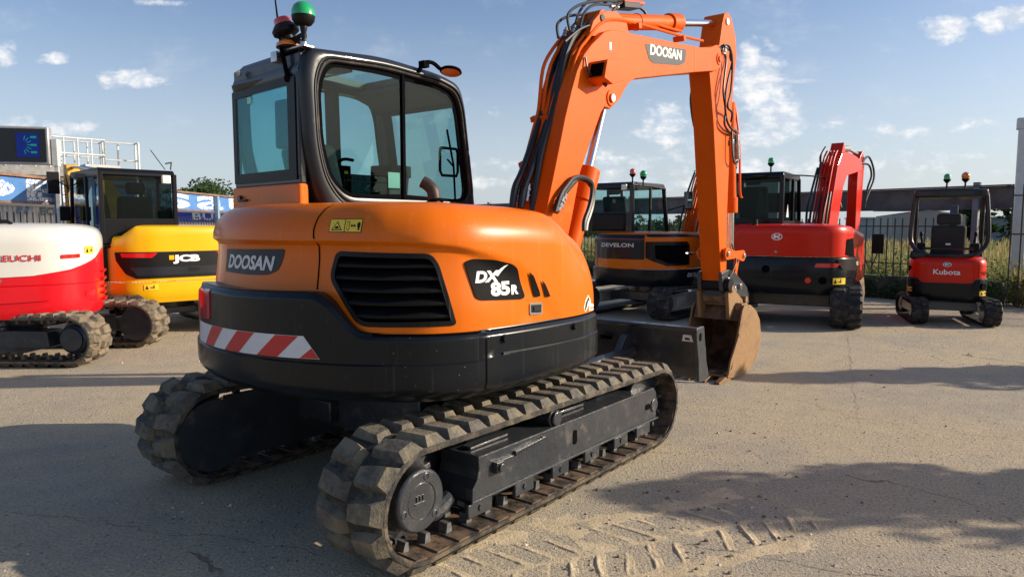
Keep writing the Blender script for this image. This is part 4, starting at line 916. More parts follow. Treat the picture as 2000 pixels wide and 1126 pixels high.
# frit bands inside the pane near frame
g=G(); C2=shrink(B,.035); 
vs=[(p.x,.034,p.y) for p in shrink(B,-.008)]+[(p.x,.034,p.y) for p in C2]; n=NR; g.add(vs,[(i,(i+1)%n,n+(i+1)%n,n+i) for i in range(n)]); g.build('window_border',MATTE,cab,smooth=0)
# roof in strips round a roof window
top=[p for p in A if p.y>2.49]; top.sort(key=lambda p:p.x)
def roofstrip(g,y0,y1,xa=-9,xb=9):
    T=[p for p in top if xa<=p.x<=xb]; pts=[(p.x,p.y) for p in T]+[(p.x*.97 if abs(p.x)>.3 else p.x,p.y-.045) for p in reversed(T)]
    g.prism(pts,y0,y1)
g=G(); roofstrip(g,.088,.20,-.975); roofstrip(g,.70,.79,-.975); roofstrip(g,.20,.70,-.975,-.58); roofstrip(g,.20,.70,.02,9); g.v=[(v[0]+.07*max(0,min(1,(.1-v[0])/.8))*v[1]/.92,v[1],v[2]) for v in g.v]; g.build('roof',CABGREY,cab,smooth=40)
g=G(); g.add([(-.62,.19,2.645),(.05,.19,2.64),(.05,.71,2.64),(-.62,.71,2.645)],[(0,1,2,3)]); g.build('roof_window',GLASSC,cab,smooth=0)
g=G(); g.prism([(-.97,2.50),(-.60,2.60),(-.58,2.555),(-.93,2.46)],.10,.82); g.prism([(.02,2.60),(.28,2.55),(.27,2.48),(.02,2.555)],.10,.82); g.build('headliner',CREAMIN,cab,smooth=0)
g=G(); g.box((-.45,.46,2.672),(.30,.45,.02)); g.build('roof_hatch',CABGREY,cab,bevel=.012)
# rear wall (slightly skewed)
rp=Vector((-.982,.06)); rq=Vector((-.91,.875)); ru=(rq-rp).normalized(); rl=(rq-rp).length
mR=Matrix.Translation((rp.x,rp.y,0))@Matrix.Rotation(math.atan2(ru.y,ru.x),4,'Z')   # local x along wall, local y = inward(-)?
def rwall(g): g.M=mR; return g
g=rwall(G()); g.bx(.0,rl,-.03,.008,2.44,2.60) ; g.bx(0,.085,-.018,.022,1.90,2.44); g.bx(rl-.03,rl,-.019,.021,1.90,2.44); g.bx(.0,rl,-.02,.02,1.86,1.92); rf=g.build('rear_frame',CABGREY,cab,smooth=0,bevel=.008)
g=rwall(G()); g.prism([(.012,2.468),(.022,2.50),(-.015,2.60),(-.06,2.648),(-.12,2.63),(-.02,2.47)],-.0,rl+.0,'x'); g.build('rear_cornice',CABGREY,rf,smooth=50)
g=rwall(G()); g.bx(.03,rl-.012,.0215,.027,1.885,2.465); g.build('rear_window_glass',GLASS,rf,smooth=0)
g=rwall(G()); 
for (a,b,c,d) in ((.03,.115,1.885,2.465),(rl-.06,rl-.012,1.885,2.465),(.115,rl-.06,1.885,1.945),(.115,rl-.06,2.42,2.465)): g.bx(a,b,.028,.0285,c,d)
g.build('window_border',BLACK,rf,smooth=0)
g=rwall(G()); g.bx(.36,.60,.0275,.0280,2.12,2.14) if 0 else g.bx(.55,.60,.0290,.0296,2.37,2.41); g.build('window_sticker',GREENLENS,rf,smooth=0)
g=rwall(G()); g.prism([(.0,1.72),(rl+.03,1.72),(rl+.02,1.862),(0,1.862)],-.03,.03); cp=g.build('cab_base_panel',ORANGE,cab,smooth=0,bevel=.012)
g=rwall(G()); g.tube([(rl-.19,.04,1.78),(rl-.10,.05,1.775)],.008,6); g.cyl((rl-.1,.03,1.79),(rl-.1,.05,1.79),.02); g.build('latch',CABGREY,cp)
g=G(); g.prism([(-.90,1.70),(-.20,1.70),(-.20,1.755),(-.86,1.755)],.00,.10); g.build('cab_base_panel',ORANGE,cab,smooth=0,bevel=.01)
# interior
g=G(); g.bx(-.85,-.25,.2,.72,1.45,1.62); g.prism([(-.62,1.6),(-.50,1.6),(-.62,2.12),(-.74,2.12)],.22,.68); st_=g.build('seat',SEAT,cab,bevel=.04,seg=3)
g=G(); g.box((-.78,.40,2.25),(.12,.32,.30)); g.cyl((-.69,.45,2.1),(-.71,.45,2.2),.02); g.build('headrest',HEADREST,st_,bevel=.05,seg=4)
g=G(); g.bx(-.55,-.05,.10,.22,1.45,1.80); g.bx(-.35,-.2,.76,.86,1.5,1.95); g.box((.14,.6,1.95),(.16,.22,.22)); g.tube([(-.10,.17,1.8),(-.08,.17,1.95)],.018,8); g.box((-.08,.17,1.98),(.05,.05,.08)); g.build('control_console',SEAT,cab,bevel=.01)
g=G(); g.tube([(-.18,.80,1.85),(-.17,.80,2.04),(-.12,.80,2.10),(-.02,.80,2.10)],.014,6,smooth=3); g.box((-.18,.78,1.93),(.16,.10,.24)); g.tube([(-.04,.84,1.78),(-.03,.84,1.98),(-.06,.84,2.05)],.014,6,smooth=3); g.build('left_lever_box',MATTE,cab,bevel=.02)
g=G(); g.box((-.15,.78,1.93),(.03,.115,.16)); g.build('yellow_strap',YELLOW,cab,smooth=0)
g=G(); g.prism([(-.72,1.80),(-.37,1.80),(-.37,1.93),(-.72,1.93)],.0405,.042); g.build('glass_label',GLASSD,cab,smooth=0)
g=G(); 
for (a,b,c,d) in ((-.72,-.37,1.80,1.803),(-.72,-.37,1.927,1.93),(-.72,-.717,1.803,1.927),(-.373,-.37,1.803,1.927),(-.72,-.37,1.888,1.891)): g.prism([(a,c),(b,c),(b,d),(a,d)],.0320,.033)
for k in range(3): g.tube([(-.69+.05*k,.0325,1.896),(-.672+.05*k,.0325,1.920),(-.655+.05*k,.0325,1.896),(-.69+.05*k,.0325,1.896)],.0022,4)
g.build('label_marks',MATTE,cab,smooth=0)
g=G(); g.prism([(-.36,1.86),(-.26,1.86),(-.26,1.96),(-.36,1.96)],.0405,.042); g.build('paper_notice',mat('pale green paper',(.5,.68,.55),.7),cab,smooth=0)
g=G(); g.prism([(-.35,1.80),(-.26,1.80),(-.26,1.85),(-.35,1.85)],.0405,.042); g.build('switch_panel',CHARCOAL,cab,smooth=0)
g=G(); g.tube([(.33,.10,1.80),(.315,.10,2.05),(.27,.12,2.30)],.008,5); g.tube([(.35,.14,2.05),(.2,.05,2.08)],.007,5); g.build('wiper',MATTE,cab)
pm=[(.16,.075,2.16),(.30,.06,2.16),(.315,.06,2.13),(.315,.06,2.0),(.30,.06,1.97),(.17,.075,1.97),(.15,.075,2.0),(.15,.075,2.13),(.16,.075,2.16)]
g=G(); g.tube(pm,.010,8); g.build('grab_handle',MATTE,cab)
# front window
g=G(); g.add([(.47,.09,1.62),(.455,.09,1.78),(.345,.09,2.50),(.345,.83,2.50),(.455,.83,1.78),(.47,.83,1.62)],[(0,1,4,5),(1,2,3,4)]); g.build('front_window',GLASSC,cab,smooth=0)
# mirror lamp at roof front
g=G(); g.tube([(-.12,.0,2.62),(-.10,-.03,2.675),(-.04,-.05,2.685),(.01,-.07,2.65)],.014,8,smooth=3); g.box((-.09,-.02,2.67),(.05,.05,.04)); ml=g.build('mirror_bracket',MATTE,cab)
g=G(); g.lathe([(.0,-.02),(.07,-.012),(.075,.0),(.068,.006)],(.08,-.10,2.640),Vector((-.22,-.10,-.97)).normalized(),24); 
g.build('round_mirror',MATTE,ml)
g=G(); g.lathe([(.064,.007),(.0,.009)],(.08,-.10,2.640),Vector((-.22,-.10,-.97)).normalized(),24); g.build('mirror_face',AMBLENS,ml)
# roof beacons
g=G(); g.box((-.96,.16,2.625),(.07,.30,.012)); g.box((-.975,.30,2.60),(.05,.06,.06)); g.tube([(-.95,.075,2.63),(-.95,.075,2.66)],.02,8); g.build('beacon_bracket',STEEL,ex,bevel=.003)
g=G(); g.cyl((-.95,.072,2.63),(-.95,.072,2.69),.013); g.lathe([(.016,0),(.018,.02),(.014,.025),(.020,.05),(.022,.07),(.02,.075)],(-.95,.072,2.68),n=16); g.lathe([(.02,0),(.045,.008),(.062,.03),(.066,.055)],(-.95,.072,2.745),n=28); b1=g.build('beacon_stalk',BLACK,ex)
g=G(); g.lathe([(.066,0),(.066,.025),(.055,.055),(.034,.072),(.008,.080)],(-.95,.072,2.801),n=28); g.build('beacon_lens',GREENLENS,b1,smooth=60)
tx=Vector((-.2,.25,.95)).normalized()
g=G(); g.lathe([(.03,-.06),(.034,-.02),(.05,-.015),(.075,.0),(.078,.02),(.06,.045),(.052,.05)],(-.965,.215,2.725),tx,28); g.tube([(-.955,.10,2.665),(-.96,.16,2.68),(-.965,.215,2.69)],.016,8); g.tube([(-.95,.09,2.70),(-.96,.2,2.68)],.012,6); b2=g.build('beacon_stalk',BLACK,ex)
g=G(); g.lathe([(.054,.051),(.048,.082),(.042,.088),(.01,.092)],(-.965,.215,2.725),tx,28); g.build('beacon_lens',REDBEAC,b2,smooth=40)
g=G(); g.cyl((-.97,.205,2.61),(-.97,.205,2.64),.035); g.lathe([(.06,0),(.066,.008)],(-.97,.20,2.635),n=24); b3=g.build('beacon_base',BLACK,ex)
g=G(); g.lathe([(.066,0),(.064,.018),(.045,.034),(.01,.040)],(-.97,.20,2.643),Vector((.0,.1,1)).normalized(),24); g.build('beacon_lens',AMBLENS,b3,smooth=60)
g=G(); g.tube([(-.985,.16,2.44),(-1.0,.17,2.48),(-1.01,.20,2.62)],.013,8); g.tube([(-1.01,.20,2.60),(-1.015,.25,2.95)],[.0085,.004],6); g.lathe([(.022,-.01),(.022,.01)],(-1.0,.165,2.46),(1,0,.2),12); g.build('antenna',MATTE,ex)
g=G(); g.tube([(-.985,.17,2.44),(-.98,.09,2.38)],.006,6); g.build('cable',HOSE,ex)
g=G(); g.lathe([(.012,0),(.018,.015),(.018,.03)],(-.955,.735,2.555),(-.5,.3,.8),12); g.build('roof_bolt',STEEL,ex)
# ---- boom, arm, bucket
bm_o=[(.30,.95),(.42,1.30),(.57,1.76),(.67,2.05),(.78,2.38),(.86,2.58),(.93,2.73),(1.02,2.86),(1.12,2.95),(1.3,3.08),(1.40,3.115),(1.48,3.13),(1.78,3.16),(3.05,3.30),(3.30,3.35),(3.44,3.40),(3.53,3.38),(3.58,3.29),(3.55,3.20),(3.45,3.15),(2.93,3.05),(1.79,2.81),(1.70,2.77),(1.62,2.70),(1.56,2.63),(1.49,2.575),(1.40,2.52),(1.31,2.525),(1.26,2.47),(.98,2.01),(.88,1.69),(.74,1.3),(.62,.92)]
g=G(); g.prism(bm_o,-.55,-.27); boom=g.build('boom',ORANGE2,ex,smooth=0,bevel=.006)
for (p,r_) in (((1.40,2.60),.05),((3.49,3.27),.045),((3.62,3.38),.03)):
    g=G(); g.cyl((p[0],-.56,p[1]),(p[0],-.258,p[1]),r_+.012,n=24); g.cyl((p[0],-.572,p[1]),(p[0],-.56,p[1]),r_*.7,n=24); g.build('pin_boss',ORANGE2 if r_>.03 else STEEL,boom,bevel=.003)
g=G(); g.cyl((1.40,-.578,2.60),(1.40,-.572,2.60),.03); g.build('pin',WHITE,boom)
g=G(); g.prism([(1.16,3.03),(1.22,3.15),(1.31,3.225),(1.42,3.27),(1.56,3.30),(1.72,3.26),(1.78,3.14)],-.50,-.46); g.prism([(1.16,3.03),(1.22,3.15),(1.31,3.225),(1.42,3.27),(1.56,3.30),(1.72,3.26),(1.78,3.14)],-.34,-.30); mb=g.build('cylinder_mount',ORANGE2,boom,smooth=0,bevel=.004)
g=G(); g.cyl((1.345,-.503,3.20),(1.345,-.51,3.20),.028); g.build('mount_hole',BLACK,mb)
for (x0,za,zb_) in ((2.12,2.893,3.19),(2.93,3.06,3.28)):
    g=G(); g.prism([(x0,za),(x0+.007,za),(x0-.008,zb_),(x0-.015,zb_)],-.5518,-.5502); g.build('weld_seam',mat('weld line orange',(.52,.10,.015),.5) if x0<2.5 else bpy.data.materials['weld line orange'],boom,smooth=0)
def prism_y(pts,y0,y1,name,m,par,**k): g=G(); g.prism(pts,y0,y1); return g.build(name,m,par,smooth=0,**k)
bp=prism_y(roundpoly([(1.94,3.118),(2.735,3.222),(2.715,3.10),(2.60,3.055),(2.10,2.985),(2.02,3.0)],.03),-.553,-.5505,'name_badge',CHARCOAL,boom,label='boom badge reading DOOSAN')
def ytext(txt,x0,z0,x1,z1,ht,y,m,par,bold=.02,shear=0,name='lettering'):   # baseline from (x0,z0) to (x1,z1), facing -y
    L=math.hypot(x1-x0,z1-z0); b=fit_text(txt,0,L,0,ht,bold,shear,0); return planar(b,basis((x0,y,z0),(x1-x0,0,z1-z0),(-(z1-z0)*0,0,1)),name,m,par)
ytext('DOOSAN',2.03,3.045,2.645,3.105,.088,-.5545,CREAM,bp,.03,.15)
prism_y([(1.375,2.96),(1.405,2.962),(1.40,3.02),(1.37,3.018)],-.553,-.5505,'sticker',WHITE,boom)
# lamp box on boom
g=G(); g.prism([(1.08,2.66),(1.20,2.60),(1.36,2.68),(1.36,2.86),(1.10,2.84)],-.74,-.551); 
bxo=[(1.06,2.685),(1.18,2.655),(1.33,2.705),(1.30,2.865),(1.10,2.82)]
g=G(); A_=bxo; ring_=inset(bxo,.012)
vs=[(p[0],-.551,p[1]) for p in A_]+[(p[0],-.70,p[1]) for p in A_]; n=5
g.add(vs,[(i,(i+1)%n,n+(i+1)%n,n+i) for i in range(3)]+[(3,4,n+4,n+3)]+[(n,n+1,n+2,n+3,n+4)]); g=G(); g.prism(bxo,-.70,-.551); lb=g.build('lamp_box',ORANGE2,boom,smooth=0,bevel=.003)
g=G(); g.add([(1.0585,-.57,2.70),(1.0585,-.68,2.70),(1.0925,-.68,2.80),(1.0925,-.57,2.80)],[(0,1,2,3)]); g.v=[(x-.006,y,z) for x,y,z in g.v]; g.build('opening_shade',MATTE,lb,smooth=0)  # dark sheet on the closed box paints the shade inside its opening
g=G(); g.tube([(1.02,-.56,2.84),(1.03,-.58,2.74),(1.10,-.60,2.70),(1.20,-.62,2.73)],.008,6,smooth=4); g.tube([(1.14,-.62,2.70),(1.15,-.66,2.64)],.012,6); g.build('cable',HOSE,lb)
# arm cylinder
def cyl_along(name,p0,p1,r,m,par,bevel=.003,n=28): g=G(); g.cyl(p0,p1,r,n=n); return g.build(name,m,par,bevel=bevel)
ac=cyl_along('arm_cylinder',(1.45,-.40,3.215),(2.80,-.40,3.495),.066,ORANGE2,ex)
cyl_along('gland',(2.66,-.40,3.466),(2.86,-.40,3.508),.084,ORANGE2,ac); cyl_along('rod',(2.86,-.40,3.508),(3.72,-.40,3.69),.034,CHROME,ac); cyl_along('end_eye',(1.42,-.47,3.21),(1.42,-.33,3.21),.075,ORANGE2,ac); cyl_along('end_eye',(3.76,-.46,3.70),(3.76,-.34,3.70),.06,ORANGE2,ac)
cyl_along('band',(2.05,-.40,3.34),(2.07,-.40,3.344),.071,ORANGE2,ac)
arm_o=[(3.36,3.16),(3.50,2.64),(3.63,1.94),(3.79,1.09),(3.80,.99),(3.86,.955),(3.92,.99),(3.94,1.13),(3.94,1.36),(3.92,1.79),(3.94,2.37),(3.97,2.71),(4.00,3.10),(4.07,3.41),(4.02,3.60),(3.90,3.76),(3.80,3.80),(3.71,3.77),(3.66,3.66),(3.60,3.44),(3.44,3.36)]
g=G(); g.prism(arm_o,-.51,-.29); arm=g.build('arm',ORANGE2,ex,smooth=0,bevel=.006)
cyl_along('pin',(3.775,-.525,3.70),(3.775,-.275,3.70),.035,WHITE,arm); cyl_along('pin_boss',(3.87,-.535,1.04),(3.87,-.265,1.04),.06,ORANGE2,arm)
cyl_along('lightening_hole',(3.91,-.5125,3.38),(3.91,-.5105,3.38),.055,MATTE,arm)
bc=cyl_along('bucket_cylinder',(4.16,-.41,2.95),(4.27,-.41,1.83),.062,ORANGE2,ex); cyl_along('gland',(4.262,-.41,1.93),(4.275,-.41,1.76),.075,ORANGE2,bc); cyl_along('rod',(4.275,-.41,1.78),(4.30,-.41,1.32),.036,CHROME,bc)
g=G(); g.tube([(4.2,-.46,2.9),(4.24,-.50,2.5),(4.30,-.50,2.0),(4.36,-.50,1.93)],.012,6,smooth=3); g.build('pipe',ORANGE2,bc)
def link(name,p,q,w0,w1,ya,yb,m):
    p=Vector(p);q=Vector(q);u=(q-p).normalized();v=Vector((-u.y,u.x)); a0=math.atan2(u.y,u.x); pts=[]
    for k in range(9): a=a0+PI/2+PI*k/8; pts.append((p.x+w0*math.cos(a),p.y+w0*math.sin(a)))
    mid=(p+q)/2; wm=min(w0,w1)*.62; pts.append(tuple(mid-v*wm))
    for k in range(9): a=a0-PI/2+PI*k/8; pts.append((q.x+w1*math.cos(a),q.y+w1*math.sin(a)))
    pts.append(tuple(mid+v*wm)); g=G()
    for (a,b) in ((ya,ya+.03),(yb-.03,yb)): g.prism(pts,a,b)
    o=g.build(name,m,ex,smooth=0,bevel=.004)
    for c,r_ in ((p,w0*.45),(q,w1*.45)): cyl_along('pin',(c.x,ya-.02,c.y),(c.x,yb+.02,c.y),r_,STEEL,o)
    return o
link('bucket_link',(3.84,1.32),(4.30,1.285),.065,.062,-.56,-.24,ORANGE2)
link('push_link',(4.30,1.27),(4.22,.96),.05,.05,-.50,-.30,ORANGE2)
g=G()
for (a,b) in ((-.54,-.50),(-.30,-.26)): g.prism(roundpoly([(3.74,1.12),(3.94,1.15),(4.14,1.10),(4.50,.92),(4.58,.74),(4.44,.68),(4.18,.80),(4.0,.90),(3.78,.92)],.03),a,b)
g.bx(3.86,4.30,-.50,-.30,.86,.93); cq=g.build('quick_coupler',FRAMEBLK,ex,smooth=0,bevel=.006)
for (x,z) in ((3.87,1.04),(4.22,.95),(4.06,.93),(4.36,.79)): cyl_along('pin',(x,-.575,z),(x,-.22,z),.034,STEEL,cq)
g=G(); g.cyl((3.85,-.60,.99),(3.85,-.20,.99),.07); g.build('pivot_bar',BLACK,cq)
g=G(); g.tube([(4.02,-.53,1.42),(4.08,-.56,1.25),(3.98,-.56,1.12),(3.93,-.55,1.08)],.009,6,smooth=4); g.build('hose',HOSE,cq)
# bucket
bk_out=[(3.60,.045),(3.80,.012),(4.0,-.0),(4.22,.02),(4.40,.10),(4.53,.24),(4.565,.40),(4.51,.56),(4.38,.68),(4.20,.755),(4.02,.765)]
def thickcurve(P,t):
    P=[Vector(p) for p in P]; q=[]
    for i,p in enumerate(P):
        d=(P[min(i+1,len(P)-1)]-P[max(i-1,0)]).normalized(); q.append(tuple(p+Vector((-d.y,d.x))*t))
    return [tuple(p) for p in P]+q[::-1]
g=G(); g.prism(thickcurve(bk_out,.022),-.665,-.135); bucket=g.build('bucket',RUST,ex,smooth=45,bevel=.003)
side=bk_out+[(3.96,.70),(3.88,.50),(3.78,.28),(3.70,.12),(3.60,.08)]
for (a,b) in ((-.69,-.668),(-.132,-.11)): prism_y(side,a,b,'side_plate',RUST,bucket,bevel=.003)
g=G(); g.prism(thickcurve([(3.62,.07),(3.80,.04),(4.0,.03),(4.20,.05),(4.37,.12),(4.49,.25),(4.52,.40),(4.47,.54),(4.36,.645),(4.19,.72),(4.02,.735)],.004),-.66,-.14); g.build('inner_lining',RUSTDK,bucket,smooth=45)
g=G(); g.add([(p[0],-.663,p[1]) for p in side],[tuple(range(len(side)))]); g.add([(p[0],-.137,p[1]) for p in side],[tuple(range(len(side)))]); g.build('inner_lining',RUSTDK,bucket,smooth=0)
g=G(); g.prism([(3.93,.60),(4.03,.785),(4.10,.78),(4.06,.66)],-.66,-.14); g.build('mouth_bar',RUSTDK,bucket,smooth=0,bevel=.01)
g=G()
for (a,b) in ((-.585,-.545),(-.265,-.225)): g.prism(roundpoly([(3.88,.60),(3.82,.90),(3.88,.975),(3.96,.95),(4.25,.80),(4.42,.74),(4.46,.66),(4.05,.73)],.04),a,b)
ear=g.build('bucket_ear',RUST,bucket,smooth=0,bevel=.006)
cyl_along('pin',(3.89,-.61,.945),(3.89,-.20,.945),.038,RUST,ear); cyl_along('pin',(4.30,-.61,.80),(4.30,-.20,.80),.038,RUST,ear)
g=G(); g.cyl((3.95,-.54,.86),(3.95,-.27,.86),.085); g.bx(3.92,4.2,-.545,-.265,.76,.84); g.build('crossbar',RUSTDK,bucket,bevel=.006)
for y in (-.645,-.485,-.315,-.155):
    g=G(); a=.038
    g.add([(3.72,y-a,.005),(3.72,y+a,.005),(3.72,y+a,.085),(3.72,y-a,.085),(3.42,y-a*.8,.0),(3.42,y+a*.8,.0),(3.42,y+a*.7,.018),(3.42,y-a*.7,.018)],[(0,1,2,3),(4,5,6,7),(0,1,5,4),(2,3,7,6),(1,2,6,5),(0,3,7,4)]); g.build('tooth',RUST,bucket,smooth=0,bevel=.006)
g=G(); g.prism([(3.56,.075),(3.90,.46),(3.84,.48),(3.62,.22)],-.712,-.691); g.build('side_cutter',RUST,bucket,smooth=0,bevel=.004)
# hoses and pipes from the boom
HP={'O1':(-0.5,[(0.63,1.67),(0.65,1.74),(0.85,2.39),(1.02,2.82),(1.16,2.97),(1.34,3.12),(1.53,3.19),(1.9,3.24),(2.73,3.31),(3.21,3.36)]),
'O2':(-0.45,[(0.63,1.67),(0.66,1.76),(0.88,2.42),(1.04,2.84),(1.19,3.01),(1.38,3.16),(1.66,3.25),(1.99,3.31),(2.52,3.35),(2.83,3.38)]),
'O3':(-0.3,[(0.59,1.77),(0.65,2.02),(0.76,2.29),(0.83,2.46),(0.88,2.75),(1.01,2.92),(1.2,3.08)]),
'O4':(-0.33,[(0.65,1.77),(0.7,2.03),(0.8,2.28),(0.9,2.71),(1.04,2.92),(1.22,3.11)]),
'H1':(-0.32,[(0.5,1.73),(0.53,1.87),(0.62,2.0),(0.82,2.37),(1.0,2.77),(1.11,2.98),(1.28,3.13)]),
'H2':(-0.38,[(0.52,1.73),(0.56,1.86),(0.64,2.0),(0.84,2.37),(1.0,2.8),(1.11,2.98),(1.27,3.11)]),
'H3':(-0.42,[(0.6,1.71),(0.63,1.84),(0.71,2.13),(0.89,2.52),(0.99,2.82),(1.13,3.02),(1.36,3.17)]),
'T1':(-0.36,[(1.0,2.99),(1.01,3.08),(1.15,3.16),(1.33,3.21),(1.44,3.23)]),
'T2':(-0.4,[(1.09,3.06),(1.09,3.16),(1.27,3.27),(1.55,3.36),(1.73,3.39)]),
'T3':(-0.34,[(1.24,3.11),(1.34,3.25),(1.5,3.37),(1.71,3.42),(1.96,3.46)]),
'T4':(-0.44,[(1.16,3.07),(1.25,3.2),(1.4,3.29),(1.63,3.34),(1.81,3.4)]),
'T5':(-0.5,[(0.86,2.89),(1.09,3.03),(1.33,3.12),(1.5,3.18),(1.56,3.27),(1.62,3.33)]),
'R1':(-0.545,[(3.56,3.41),(3.74,3.4),(3.78,3.3),(3.66,3.09),(3.6,2.89),(3.66,2.71),(3.82,2.63),(4.02,2.61)]),
'R2':(-0.535,[(3.52,3.39),(3.67,3.32),(3.61,3.12),(3.57,2.96),(3.64,2.78),(3.64,2.65),(3.8,2.59),(3.96,2.58)]),
'R3':(-0.56,[(3.57,3.42),(3.68,3.42),(3.74,3.27),(3.7,2.98),(3.64,2.82),(3.8,2.78),(3.83,2.69)]),
'L1':(-0.27,[(3.54,3.18),(3.52,3.05),(3.48,2.91),(3.52,2.76),(3.58,2.65),(3.67,2.57)]),
'B1':(-0.6,[(0.59,1.71),(0.67,1.83),(0.76,1.9),(0.84,1.95),(0.94,1.97),(1.04,1.96),(1.11,1.92),(1.1,1.83),(1.05,1.74),(0.98,1.65),(0.96,1.58)]),
'B2':(-0.58,[(0.63,1.71),(0.72,1.82),(0.83,1.9),(0.94,1.96),(1.03,1.96),(1.1,1.94),(1.16,1.88),(1.14,1.78),(1.09,1.7),(1.04,1.64),(1.01,1.58)]),}
RAD={'O':.0135,'H':.024,'T':.011,'R':.012,'L':.017,'B':.019}
for k_,(y,P) in HP.items():
    r_=RAD[k_[0]]; g=G(); yy_=y
    if k_[0] in 'OHT':
        d0=.038 if k_ not in('O3','O4') else .03
        V_=[Vector(p) for p in P]; P=[]
        for i,p in enumerate(V_):
            t_=(V_[min(i+1,len(V_)-1)]-V_[max(i-1,0)]).normalized(); P.append((p.x-t_.y*d0,p.y+t_.x*d0))
    if k_[0]=='O': 
        g.tube([(p[0],yy_,p[1]) for p in P],r_,8,smooth=4); g.build('pipe',ORANGE2,boom)
    elif k_[0] in 'HTLRB':
        n_=len(P); g.tube([(p[0],yy_+(.03*math.sin(PI*i/(n_-1)) if k_[0] in 'TB' else 0)-(.04*math.sin(PI*i/(n_-1)) if k_[0]=='R' else 0),p[1]) for i,p in enumerate(P)],r_,8,smooth=5); g.build('hose',HOSE,arm if k_[0] in 'RL' else boom)
for (x0,z0) in ((.85,2.35),(1.02,2.78),(1.9,3.26),(2.75,3.33),(.66,1.80)):
    g=G(); g.box((x0,-.475,z0),(.05,.11,.05),Matrix.Rotation(R(-20),3,'Y')); g.build('pipe_clamp',ORANGE2,boom,smooth=0,bevel=.004)
for (x0,z0) in ((.66,2.06),(.80,2.40)):
    g=G(); g.box((x0,-.32,z0),(.05,.16,.04),Matrix.Rotation(R(-25),3,'Y')); g.build('pipe_clamp',ORANGE2,boom,smooth=0,bevel=.004)
def fitting(p,q,par,r_=.022):
    p=Vector(p);q=Vector(q); g=G()
    for (a,b,s_) in ((0,.3,1.0),(.3,.38,1.25),(.38,.62,.85),(.62,.72,1.3),(.72,1,.9)): g.cyl(p.lerp(q,a),p.lerp(q,b),r_*s_,n=10)
    g.build('hose_fitting',STEEL,par,smooth=30)
for (x,y,z,dx_,dz_) in ((.52,-.32,1.78,.03,.12),(.545,-.38,1.79,.03,.12),(.56,-.27,1.79,.03,.12),(.59,-.41,1.78,.03,.12),(.63,-.45,1.72,.02,.09),(.64,-.50,1.70,.02,.08)): fitting((x,y,z),(x+dx_,y,z+dz_),boom)
for (x,y,z,dx_,dz_) in ((.62,-.605,1.72,.06,.10),(.67,-.59,1.74,.06,.10),(1.04,-.36,3.02,.03,.07),(1.09,-.40,3.05,.03,.06),(1.6,-.42,3.36,.12,.02),(3.60,-.56,3.41,.08,-.01),(3.98,-.55,2.62,.05,-.02)): fitting((x,y,z),(x+dx_,y,z+dz_),boom,.016)
g=G(); g.box((1.95,-.40,3.47),(.35,.10,.03),Matrix.Rotation(R(-11),3,'Y')); g.build('manifold_cover',ORANGE2,boom,smooth=0,bevel=.006)
g=G(); g.box((1.90,-.40,3.435),(.28,.12,.05),Matrix.Rotation(R(-11),3,'Y')); g.tube([(1.6,-.36,3.40),(1.75,-.36,3.45),(2.2,-.36,3.50),(2.3,-.38,3.44)],.013,6,smooth=3); g.build('manifold',BLACK,boom,smooth=0,bevel=.006)
vb=None
g=G()
for dy_ in (-.57,-.53): g.cyl((3.98,dy_,2.58),(4.02,dy_,2.32),.022,n=12)
g.box((3.96,-.53,2.5),(.08,.05,.05)); g.build('valve_block',STEEL,arm,bevel=.004)
g=G(); g.tube([(3.86,-.56,2.60),(3.88,-.57,2.35),(3.95,-.57,2.27),(4.02,-.57,2.30)],.011,6,smooth=4); g.build('hose',HOSE,arm)
# boom cylinder
bcy=cyl_along('boom_cylinder',(.98,-.41,1.30),(1.30,-.41,2.03),.085,ORANGE2,ex); cyl_along('rod',(1.30,-.41,2.03),(1.52,-.41,2.56),.034,CHROME,bcy); cyl_along('gland',(1.20,-.41,1.80),(1.31,-.41,2.05),.096,ORANGE2,bcy)
prism_y([(1.36,1.80),(1.46,2.06),(1.38,2.06),(1.30,1.8)],-.33,-.31,'guard_plate',ORANGE2,bcy)
